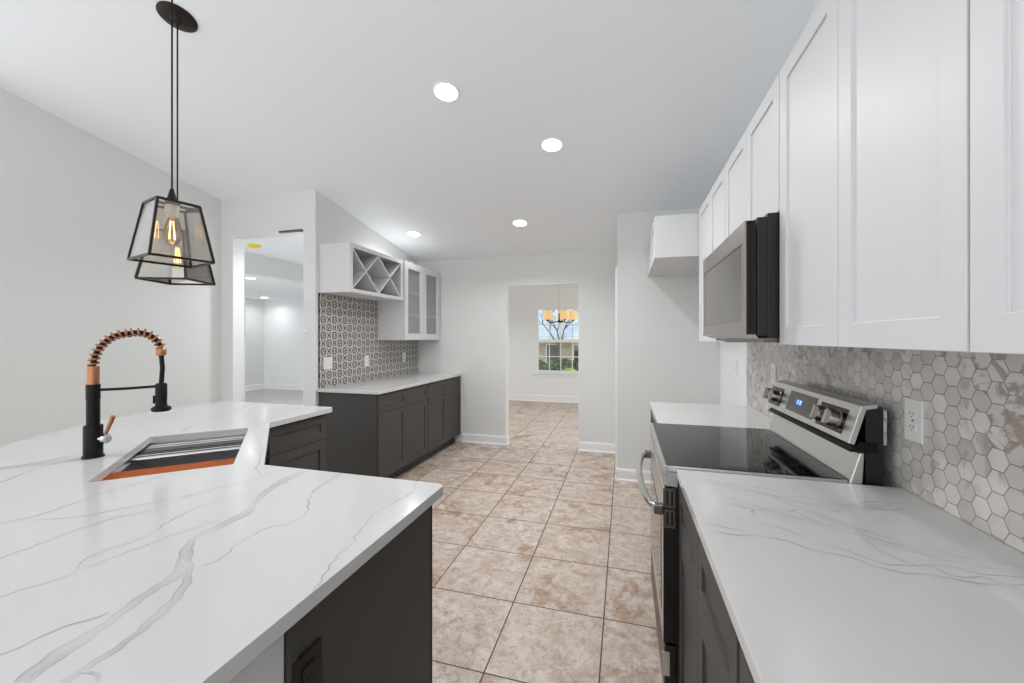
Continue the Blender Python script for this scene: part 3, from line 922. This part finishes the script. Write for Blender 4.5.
for xa, xb in ((ox0, midx), (midx, ox1)):
    for za, zb in ((oz0, oz1), (oz1, oz0)):
        d = Vector((xb - xa, 0, zb - za)); L_ = d.length; d.normalize(); n_ = Vector((-d.z, 0, d.x)) * .006
        a = Vector((xa, .006, za)); b_ = Vector((xb, .006, zb)); e = Vector((0, dep - .022, 0))
        q = [a + n_, a - n_, b_ - n_, b_ + n_]
        mm = MB(); mm.add([tuple(v) for v in q] + [tuple(v + e) for v in q], [(0, 1, 2, 3), (7, 6, 5, 4), (0, 4, 5, 1), (1, 5, 6, 2), (2, 6, 7, 3), (3, 7, 4, 0)])
        mm.build('divider', 'cab_white', t)

t = thing('glass_door_cabinet', (-2.395, 4.452, 0), 'white wall cabinet with two glass doors in the back corner', 'wall cabinet', LA)
w, z0, z1 = .876, 1.357, 2.25
m = MB()
m.box(-w / 2, -w / 2 + .018, .0, dep, z0, z1).box(w / 2 - .018, w / 2, .0, dep, z0, z1)
m.box(-w / 2 + .018, w / 2 - .018, .0, dep, z0, z0 + .018).box(-w / 2 + .018, w / 2 - .018, .0, dep, z1 - .018, z1)
m.box(-w / 2 + .018, w / 2 - .018, dep - .01, dep, z0 + .018, z1 - .018)
m.build('body', 'cab_inner', t)
for zz in (1.655, 1.913):
    B(-w / 2 + .018, w / 2 - .018, .001, dep - .012, zz - .012, zz + .012).build('shelf', 'cab_white', t)
for a, b_ in ((-w / 2, 0), (0, w / 2)):
    d = MB().shaker(a + .0015, b_ - .0015, z0, z1, y=0, fr=.075, hole=True).build('door', 'cab_white', t, bevel=.0012)
    g = MB().box(a + .07, b_ - .07, -.009, -.006, z0 + .07, z1 - .07)
    g.build('glass_pane', 'cab_glass', d)
# filler strip against the back wall
MB().box(w / 2, w / 2 + .058, .0, .018, z0, z1).build('filler', 'cab_white', t)

# ------------------------------------------------------------------ backsplashes
o = B(XR - .009, XR - .001, -.3, 3.17, .915, 1.356).build('tile_backsplash', 'hex'); tag(o, 'marble hexagon mosaic backsplash on the right wall behind the range', 'backsplash')
o = MB().prism([(3.10, .915), (4.948, .915), (4.948, 1.355), (4.008, 1.355), (4.008, 1.798), (3.10, 1.798)], XL + .001, XL + .009, 'x').build('tile_backsplash', 'pattern'); tag(o, 'black and white patterned circle-tile backsplash on the left wall', 'backsplash')

B(XL + .001, XL + .011, 3.094, 3.0995, .915, 1.798).build('edge_trim', 'black', o)

# ------------------------------------------------------------------ outlets and switches
def plate(name, loc, rot, label, cat, kind='duplex', w=.072, h=.116, mt='white_plastic', group=None):
    """loc on the wall surface, looks to local -y"""
    t = thing(name, loc, label, cat, rot, group)
    B(-w / 2, w / 2, -.006, 0, -h / 2, h / 2).build('cover_plate', mt, t, bevel=.002)
    gangs = 2 if w > .1 else 1
    for g in range(gangs):
        cx = 0 if gangs == 1 else (-.023 + g * .046)
        if kind == 'duplex':
            for s_ in (-1, 1):
                zc_ = s_ * .0195
                r = MB().prism([(cx + .0165 * math.cos(R(a)), zc_ + max(-.0125, min(.0125, .0165 * math.sin(R(a))))) for a in range(0, 360, 20)], -.0085, -.006, 'y').build('receptacle', mt, t)
                MB().box(cx - .0075, cx - .0055, -.0088, -.0084, zc_ - .003, zc_ + .006).box(cx + .0055, cx + .0075, -.0088, -.0084, zc_ - .003, zc_ + .006).cyl((cx, -.0084, zc_ - .0075), .0022, -.0004, 'y', 10).build('slot', 'slot', r)
            MB().cyl((cx, -.006, 0), .003, -.0012, 'y', 12).build('screw', 'slot', t)
        elif kind == 'rocker':
            MB().box(cx - .0165, cx + .0165, -.009, -.006, -.033, .033).build('rocker', mt, t, bevel=.001)
        else:
            MB().box(cx - .0165, cx + .0165, -.009, -.006, -.033, .033).build('insert', mt, t, bevel=.001)
            for s_ in (-1, 1):
                MB().box(cx - .0075, cx - .0055, -.0094, -.0089, s_ * .02 - .003, s_ * .02 + .006).box(cx + .0055, cx + .0075, -.0094, -.0089, s_ * .02 - .003, s_ * .02 + .006).cyl((cx, -.009, s_ * .02 - .0075), .0022, -.0004, 'y', 10).build('slot', 'slot', t)
            MB().box(cx - .004, cx + .004, -.010, -.009, -.006, -.001).box(cx - .004, cx + .004, -.010, -.009, .001, .006).build('test_button', 'slot' if mt == 'brown_plastic' else mt, t)
    return t
plate('wall_outlet', (XR - .009, 1.468, 1.135), RA, 'white outlet plate on the hexagon tile just in front of the range', 'outlet', w=.076, h=.125)
plate('wall_outlet', (XR - .009, 2.63, 1.175), RA, 'small white plate on the hexagon tile beyond the range', 'outlet', 'gfci')
plate('light_switch', (XR, 3.46, 1.155), RA, 'white plate on the bare wall strip of the fridge gap', 'switch', 'gfci')
plate('wall_outlet', (XL + .009, 3.205, 1.14), LA, 'wide white double plate at the near end of the patterned tile', 'outlet', 'rocker', w=.118)
plate('wall_outlet', (XL + .009, 3.80, 1.13), LA, 'white plate in the middle of the patterned tile below the wine rack', 'outlet', 'gfci')
plate('wall_outlet', (XL + .009, 4.575, 1.135), LA, 'white plate on the patterned tile below the glass-door cabinet', 'outlet', 'gfci')
plate('wall_outlet', (-.5745, .620, .738), R(90), 'dark brown outlet in the side panel of the peninsula', 'outlet', 'gfci', mt='brown_plastic')
plate('wall_outlet', (-9.12, 8.72, .30), 0, 'tiny white outlet low on the bright wall of the far left room', 'outlet', 'gfci')

# ------------------------------------------------------------------ range
t = thing('electric_range', (.135, 1.9175, 0), 'freestanding stainless and black electric range between the two right worktops', 'range', RA)
hw = .380      # local x: -hw far end, +hw near end; local y = world X - .135
B(-hw, hw, .045, .655, .07, .895).build('body', 'black_enamel', t, bevel=.003)
m = MB().box(-hw + .02, hw - .02, .08, .6, .03, .07)
m.build('plinth', 'black', t)
for sx in (-1, 1):
    for y in (.1, .58):
        MB().cyl((sx * (hw - .05), y, 0), .018, .07, seg=14).build('foot', 'black', t)
# cooktop: stainless rim with black glass inside
m = MB().box(-hw, hw, 0, .012, .885, .921).box(-hw, -hw + .008, .012, .56, .900, .921).box(hw - .008, hw, .012, .56, .900, .921).box(-hw + .008, hw - .008, .012, .56, .895, .912)
m.build('cooktop_rim', 'steel', t, bevel=.0015)
g = B(-hw + .008, hw - .008, .012, .56, .912, .9225).build('cooktop_glass', 'black_glass', t, bevel=.001)
def ring(cx, cy, r, wd=.0016):
    m = MB(); n = 64; vs = []; fs = []
    for i in range(n):
        a = 2 * PI * i / n
        vs += [(cx + r * math.cos(a), cy + r * math.sin(a), .92265), (cx + (r + wd) * math.cos(a), cy + (r + wd) * math.sin(a), .92265)]
    for i in range(n):
        j = (i + 1) % n; fs.append((2 * i, 2 * i + 1, 2 * j + 1, 2 * j))
    m.add(vs, fs); return m
for cx, cy, r, r2 in ((.185, .17, .115, .075), (-.185, .17, .09, 0), (.185, .42, .075, 0), (-.185, .42, .105, .065)):
    m = ring(cx, cy, r)
    if r2:
        q = ring(cx, cy, r2); m.add(q.v, q.f)
    m.build('burner_ring', 'ring_mark', g)
# front: control strip, oven door, drawer
m = MB().prism([(.012, .8985), (.052, .8985), (.052, .846), (.004, .850), (.004, .8845), (.012, .8845)], -hw, hw, 'x')
m.build('front_strip', 'steel', t)
d = MB().box(-hw, hw, .0, .045, .285, .842).build('oven_door', 'steel', t, bevel=.003)
B(-hw + .07, hw - .07, -.002, .0, .36, .70).build('window', 'black_glass', d)
def vent(z0_, z1_):
    # slotted side trim on the near side
    m = MB()
    m.box(hw + .0005, hw + .004, .004, .040, z0_, z0_ + .008).box(hw + .0005, hw + .004, .004, .040, z1_ - .008, z1_)
    for a, b_ in ((.004, .010), (.018, .026), (.034, .040)): m.box(hw + .0005, hw + .004, a, b_, z0_ + .008, z1_ - .008)
    m.build('side_trim', 'steel_dark', d)
vent(.772, .842); vent(.70, .765)
B(hw - .003, hw + .0004, .0005, .045, .286, .84).build('door_edge', 'black_enamel', d)
hp = []
for i in range(25):
    u = -1 + 2 * i / 24
    hp.append((u * .355, -.022 - .046 * (1 - u * u) ** .6, .757 + .014 * 0))
hp = [(-.355, .0, .752)] + hp + [(.355, .0, .752)]
m = MB().tube(hp, .0135, 12)
m.build('handle', 'chrome', d, smooth_=True)
MB().box(.34, .372, -.03, .0, .738, .772).box(-.372, -.34, -.03, 0, .738, .772).build('handle_mount', 'steel_dark', d, bevel=.003)
dr = MB().box(-hw, hw, .004, .045, .085, .275).build('storage_drawer', 'black_enamel', t, bevel=.003)
MB().box(hw + .0005, hw + .004, -.004, .022, .168, .254).build('side_bracket', 'steel', dr, bevel=.001)
# backguard: lower sloped stainless panel, black ledge, tilted control panel
m = MB().prism([(.562, .906), (.60, .906), (.605, 1.012), (.592, 1.012)], -hw, hw, 'x')
bg = m.build('backguard', 'steel', t, bevel=.004)
MB().prism([(.566, 1.013), (.64, 1.013), (.64, 1.045), (.592, 1.045), (.566, 1.019)], -hw + .002, hw - .002, 'x').build('ledge', 'black', bg)
MB().box(-hw + .006, hw - .006, .61, .655, .90, 1.16).build('rear_box', 'black_enamel', bg)
MB().box(hw - .010, hw - .004, .656, .665, 1.04, 1.15).build('rear_clip', 'chrome', bg)
pa, pb = (.560, 1.040), (.596, 1.163)      # bottom and top of the control face (y, z)
cpn = MB().prism([pa, pb, (.640, 1.170), (.640, 1.156), (.610, 1.150), (.578, 1.036)], -hw, hw, 'x').build('control_panel', 'steel', bg, bevel=.002)
fd = Vector((0, pb[0] - pa[0], pb[1] - pa[1])).normalized(); fn_ = Vector((0, -fd.z, fd.y))
fc = Vector((0, (pa[0] + pb[0]) / 2, (pa[1] + pb[1]) / 2))
def on_panel(x0, x1, s0, s1, h0, h1):
    c = [Vector((x, 0, 0)) + fc + fd * s_ + fn_ * h for h in (h0, h1) for x, s_ in ((x0, s0), (x1, s0), (x1, s1), (x0, s1))]
    m = MB(); m.add([tuple(v) for v in c], [(3, 2, 1, 0), (4, 5, 6, 7), (0, 1, 5, 4), (1, 2, 6, 5), (2, 3, 7, 6), (3, 0, 4, 7)]); return m
on_panel(-.16, .10, -.042, .046, 0, .001).build('display_glass', 'panel_dark', bg)
# the clock digits 12:30
dg = MB()
def seg7(x, ch, h=.018, w_=.009):
    S7 = {'0': 'abcdef', '1': 'bc', '2': 'abged', '3': 'abgcd', '6': 'afgcde', '5': 'afgcd'}[ch]
    t_ = .0022; s0 = -.004
    bars = {'a': (0, w_, h - t_, h), 'g': (0, w_, h / 2 - t_ / 2, h / 2 + t_ / 2), 'd': (0, w_, 0, t_), 'f': (0, t_, h / 2, h), 'b': (w_ - t_, w_, h / 2, h), 'e': (0, t_, 0, h / 2), 'c': (w_ - t_, w_, 0, h / 2)}
    for k_ in S7:
        a, b_, c, d_ = bars[k_]; q = on_panel(x + a, x + b_, s0 + c, s0 + d_, .001, .0016); dg.add(q.v, q.f)
for i_, ch in enumerate('1230'): seg7(-.075 + i_ * .0125 + (.004 if i_ > 1 else 0), ch)
dg.build('clock_digits', 'lcd', bg)
rq = Vector((0, 0, 1)).rotation_difference(fn_).to_matrix()
for x in (-.345, -.275, .185, .275):
    c = Vector((x, 0, 0)) + fc - fd * .004
    big = 1.0
    k_ = MB().lathe([(.033, .0), (.033, .004), (.029, .006), (.028, .030), (.026, .034), (0, .034)], c, 28, rot=rq)
    o = k_.build('knob', 'steel_warm', bg, smooth_=True)
    q = on_panel(x - .005, x + .005, -.030, .022, .030, .044); q.build('knob_grip', 'steel_warm', o, bevel=.002)
on_panel(.135, .325, -.046, .040, 0, .0012).build('knob_field', 'black_glass', bg)
on_panel(-.378, -.235, -.046, .040, 0, .0012).build('knob_field', 'black_glass', bg)

# ------------------------------------------------------------------ microwave
t = thing('microwave_oven', (.405, 1.95, 0), 'black and stainless over-the-range microwave hung under the short white cabinet', 'microwave', RA)
mz0, mz1, hw = 1.372, 1.812, .378
m = MB().box(-hw, hw, .072, .425, mz0 + .008, mz1).box(-hw, hw, .040, .072, mz0 + .016, mz1 - .012)
m.build('body', 'black_enamel', t, bevel=.002)
m = MB().box(-hw + .004, hw - .004, .06, .40, mz0 - .006, mz0 + .008)
for i in range(6): m.box(-hw + .05 + i * .11, -hw + .12 + i * .11, .12, .26, mz0 - .009, mz0 - .006)
m.build('underside', 'steel_dark', t)
d = MB().shaker(-hw, hw, mz0 + .020, mz1 - .022, y=.034, t=.034, fr=.05, rec=.004, m=0)
# stretch: wide top rail
d = MB()
Z0, Z1 = mz0 + .020, mz1 - .022
d.box(-hw, hw, 0, .034, Z1 - .072, Z1).box(-hw, hw, 0, .034, Z0, Z0 + .048).box(-hw, -hw + .02, 0, .034, Z0 + .048, Z1 - .072).box(hw - .035, hw, 0, .034, Z0 + .048, Z1 - .072)
d = d.build('door', 'steel_warm', t)
B(-hw + .02, hw - .035, .004, .030, Z0 + .048, Z1 - .072).build('window', 'mw_glass', d)
MB().prism([(0, Z0), (.034, Z0), (.045, mz0 + .006), (.018, Z0 - .004)], -hw, hw, 'x').build('vent_lip', 'steel_warm', t)
MB().box(hw - .006, hw + .001, .006, .036, Z0, Z1).build('door_edge', 'black_glass', d)

# ------------------------------------------------------------------ pendants
def pendant(loc, rotz, label, canopy_z, drop):
    """loc: centre of the lantern's open bottom"""
    t = thing('pendant_lantern', loc, label, 'pendant light', rotz, 'glass lantern pendants over the sink')
    sb, st, H, w_ = .110, .0725, .24, .009
    bot = [Vector((sx * sb, sy * sb, 0)) for sx, sy in ((-1, -1), (1, -1), (1, 1), (-1, 1))]
    top = [Vector((sx * st, sy * st, H)) for sx, sy in ((-1, -1), (1, -1), (1, 1), (-1, 1))]
    f = MB()
    for i in range(4):
        j = (i + 1) % 4
        f.bar(bot[i], bot[j], w_); f.bar(top[i], top[j], w_); f.bar(bot[i], top[i], w_)
    f.build('frame', 'bronze', t)
    for i in range(4):
        j = (i + 1) % 4
        q = [bot[i], bot[j], top[j], top[i]]
        c = sum(q, Vector()) / 4
        n_ = (q[1] - q[0]).cross(q[3] - q[0]).normalized() * .0012
        q = [c + (v - c) * .965 for v in q]
        g = MB(); g.add([tuple(v + n_) for v in q] + [tuple(v - n_) for v in q], [(0, 1, 2, 3), (7, 6, 5, 4), (0, 4, 5, 1), (1, 5, 6, 2), (2, 6, 7, 3), (3, 7, 4, 0)])
        g.build('glass_pane', 'lantern_glass', t)
    MB().box(-st, st, -.012, .012, H - .003, H + .003).box(-.012, .012, -st, st, H - .003, H + .003).build('top_bracket', 'bronze', t)
    MB().lathe([(.0, H + .072), (.006, H + .07), (.010, H + .055), (.016, H + .03), (.024, H + .012), (.026, H + .003), (.0, H + .003)], seg=20).build('cap', 'black', t, smooth_=True)
    MB().lathe([(0, H - .003), (.026, H - .003), (.024, H - .03), (.021, H - .05), (0, H - .05)], seg=20).build('socket', 'white_plastic', t, smooth_=True)
    bl = MB().lathe([(.014, H - .05), (.016, H - .065), (.028, H - .10), (.033, H - .128), (.028, H - .155), (.014, H - .172), (0, H - .176)], seg=20).build('bulb', 'bulb_glass', t, smooth_=True)
    fl = MB()
    for k_ in range(4):
        a = PI / 2 * k_ + .4
        fl.tube([(.006 * math.cos(a), .006 * math.sin(a), H - .07), (.013 * math.cos(a), .013 * math.sin(a), H - .145)], .0012, 5)
    fl.build('filament', 'filament', bl)
    MB().tube([(0, 0, H + .07), (0, 0, drop)], .0035, 8).build('cord', 'black', t)
    # canopy, tilted with the ceiling
    sl = math.atan(.1667)
    rot = (Matrix.Rotation(-rotz, 3, 'Z') @ Matrix.Rotation(-sl, 3, 'X'))
    MB().lathe([(.0, -.030), (.02, -.028), (.028, -.016), (.075, -.010), (.083, -.004), (.083, 0.002), (0, .002)], (0, 0, canopy_z - loc[2] - .002), 36, rot=rot).build('canopy', 'bronze', t, smooth_=True)
    return t
p1 = (-1.868, 1.263, 1.71); p2 = (-2.178, 1.498, 1.666)
pendant(p1, R(-15), 'nearer of two hanging glass lanterns, its cord running off the top of the photo', zc(p1[1]), zc(p1[1]) - p1[2] - .02)
pendant(p2, R(22), 'farther hanging glass lantern, half hidden behind the nearer one, round canopy in view', zc(p2[1]), zc(p2[1]) - p2[2] - .02)

# ------------------------------------------------------------------ recessed lamps
SL = math.atan(.1667)
def can_light(x, y, z, slope, label, group, power, r=.085):
    t = thing('recessed_light', (x, y, z), label, 'ceiling light', 0, group)
    t.rotation_euler = (-slope, 0, 0)
    MB().lathe([(r - .018, .004), (r - .014, -.003), (r - .004, -.005), (r, -.002), (r, .004)], seg=36).build('trim_ring', 'trim', t, smooth_=True)
    MB().lathe([(0, -.001), (r - .018, -.001), (r - .018, .003), (0, .003)], seg=32).build('diffuser', 'lamp_disc', t)
    area_lamp('lamp', (0, 0, -.008), (r - .02) * 2, power, parent=t)
    return t
GC = 'recessed lamps in the vaulted kitchen ceiling'
for (x, y), lb in (((-1.047, 2.247), 'largest recessed ceiling lamp, nearest the viewer and left of centre'),
                   ((-.504, 2.872), 'recessed ceiling lamp farthest to the right, above the range aisle'),
                   ((-1.048, 4.051), 'small recessed ceiling lamp in front of the dining opening'),
                   ((-2.316, 4.114), 'recessed ceiling lamp beside the glass-door cabinet')):
    can_light(x, y, zc(y) - .001, SL, lb, GC, LAMP_W * (.3 if x < -2 else 1.25 if x > -.6 else 1))
can_light(-6.25, 5.47, 2.418, 0, 'nearer recessed lamp in the far left room', 'recessed lamps in the far left room', BACK_ROOM_W, .1)
can_light(-8.9, 8.2, 2.418, 0, 'farther recessed lamp in the far left room, near its bright wall', 'recessed lamps in the far left room', BACK_ROOM_W * .10, .1)
can_light(-3.1, 3.5, 2.438, 0, 'added fill lamp in the hall ceiling, out of sight beside the opening', 'added fill lamps of the hall', 6, .1)  # unseen lamp, added to brighten the hall behind the opening
can_light(-2.9, 6.4, 2.438, 0, 'added fill lamp of the dining room, unseen left of the opening', 'added fill lamps of the dining room', 16, .1)  # added out of view to light the dining room
can_light(1.2, 6.4, 2.438, 0, 'added fill lamp of the dining room, unseen right of the opening', 'added fill lamps of the dining room', 16, .1)  # second added dining lamp, also out of view
o = MB().lathe([(0, -.03), (.05, -.03), (.065, -.02), (.07, 0), (0, 0)], (-4.05, 3.60, 2.44), 28).build('smoke_detector', 'yellow', smooth_=True)
tag(o, 'yellow-covered smoke detector on the hall ceiling', 'smoke detector')
o = MB().box(-7.6, -7.3, 6.85, 7.0, 2.408, 2.42).build('ceiling_vent', 'white_plastic'); tag(o, 'faint ceiling vent between the lamps of the far left room', 'vent')
# bits of hardware on the hall opening
o = MB().box(-3.14, -2.875, YF - .012, YF + .02, PZ - .012, PZ + .004).box(-2.90, -2.878, YF - .014, YF, PZ - .02, PZ - .012).build('door_track', 'steel_dark'); tag(o, 'short grey metal track at the top of the hall opening', 'door track')
o = MB().box(-2.875, -2.835, YF - .006, YF, 1.435, 1.455).cyl((-2.855, YF - .012, 1.445), .006, .012, 'y', 10).build('door_catch', 'trim'); tag(o, 'small white catch on the right edge of the hall opening', 'catch')

# ------------------------------------------------------------------ dining chandelier
cx, cy = -1.07, 6.8
t = thing('chandelier', (cx, cy, 1.70), 'chandelier with lit amber drum shades in front of the dining window', 'chandelier')
MB().lathe([(0, .0), (.018, .004), (.028, .02), (.018, .04), (.01, .06), (.01, .16), (0, .16)], (0, 0, -.06), 16).build('hub', 'bronze', t, smooth_=True)
for k_ in range(5):
    a = 2 * PI * k_ / 5 + .25
    ex, ey = .235 * math.cos(a), .235 * math.sin(a)
    MB().tube([(0, 0, -.03), (ex * .5, ey * .5, -.055), (ex * .9, ey * .9, -.05), (ex, ey, -.02)], .007, 8).cyl((ex, ey, -.03), .02, .02, seg=12).build('arm', 'bronze', t, smooth_=True)
    MB().lathe([(.070, -.012), (.076, .0), (.076, .135), (.072, .138), (.070, .13), (.070, .0)], (ex, ey, 0), 20).build('shade', 'amber_glass', t, smooth_=True)
MB().tube([(0, 0, .09), (0, 0, .735)], .006, 6).build('chain', 'chain', t)
MB().lathe([(0, -.03), (.05, -.02), (.06, 0), (0, 0)], (0, 0, .74), 20).build('canopy', 'trim', t, smooth_=True)

# ------------------------------------------------------------------ outside the dining window
t = thing('neighbour_house', (-4, 22, -.6), 'brick house with a blue-grey shingle roof seen through the dining window', 'house')
m = MB().box(-8, 9, 0, 8, 0, 1.9)
m.build('wall', 'brick', t)
m = MB().prism([(-.7, 1.8), (-.7, 1.95), (4, 5.2), (8.7, 1.95), (8.7, 1.8)], -8.6, 9.6, 'x')
m.build('roof', 'roof', t)
MB().box(-8.6, 9.6, -.74, -.70, 1.74, 1.97).build('fascia', 'trim', t)
for x0 in (-1.7, -.2, 1.3):
    wf = MB().box(x0, x0 + .75, -.03, 0, .55, 1.65).build('window', 'trim', t)
    MB().box(x0 + .06, x0 + .69, -.036, -.03, .61, 1.59).build('pane', 'panel_dark', wf)
def shrub(name, loc, rx, ry, rz, n, label, cat, mt='leaf', seed=1, group=None, leaf=.05):
    rnd = random.Random(seed); m = MB()
    for i in range(n):
        u = rnd.uniform(-1, 1); a = rnd.uniform(0, 2 * PI); r = rnd.uniform(.72, 1.02)
        q = (1 - u * u) ** .5
        bmp = 1 + .12 * math.sin(5 * a + 3 * u) + .08 * math.sin(9 * a)
        c = Vector((rx * q * math.cos(a) * r * bmp, ry * q * math.sin(a) * r * bmp, rz * (1 + u * r)))
        d1 = Vector((rnd.uniform(-1, 1), rnd.uniform(-1, 1), rnd.uniform(-.6, 1))).normalized(); d2 = d1.orthogonal().normalized()
        s_ = leaf * rnd.uniform(.7, 1.4)
        m.add([tuple(c - d1 * s_), tuple(c + d2 * s_ * .45), tuple(c + d1 * s_), tuple(c - d2 * s_ * .45)], [(0, 1, 2, 3)])
    t = thing(name, loc, label, cat, 0, group)
    m.build('foliage', mt, t)
    return t
for i, (x, y, rr, lb) in enumerate(((-3.95, 17.3, .85, 'dark green hedge bush at the left foot of the dining window view'),
                                    (-2.75, 19.0, .80, 'dark green hedge bush in the middle of the dining window view'),
                                    (-2.15, 16.4, .36, 'small lime-green bush added in place of sunlit lawn at the right foot of the dining window view'))):  # last bush is added, standing in for a sunlit patch of lawn
    s_ = shrub('hedge_bush', (x, y, -.6), rr, .7, rr * (.62 if i < 2 else 1.0), 1500, lb, 'bush', mt='leaf' if i < 2 else 'lime', seed=i + 3, group='bushes outside the dining window', leaf=.09)
    MB().cyl((0, 0, 0), .05, .5, seg=8).build('stem', 'bark', s_)
def tree(loc, h, label, seed):
    t = thing('bare_tree', loc, label, 'tree'); rnd = random.Random(seed); m = MB()
    def br(p, d, l, r, dep):
        q = p + d * l; m.tube([p, p.lerp(q, .5) + Vector((rnd.uniform(-.05, .05), 0, 0)) * l, q], [r, r * .85, r * .65], 6)
        if dep:
            for _ in range(3):
                n_ = (d + Vector((rnd.uniform(-.8, .8), rnd.uniform(-.8, .8), rnd.uniform(-.1, .6)))).normalized()
                br(q, n_, l * rnd.uniform(.6, .8), r * .6, dep - 1)
    br(Vector((0, 0, 0)), Vector((0, 0, 1)), h * .42, .09, 4)
    m.build('branches', 'bark', t); return t
tree((-3.3, 21.0, -.6), 3.6, 'thin bare tree outside the dining window', 4)
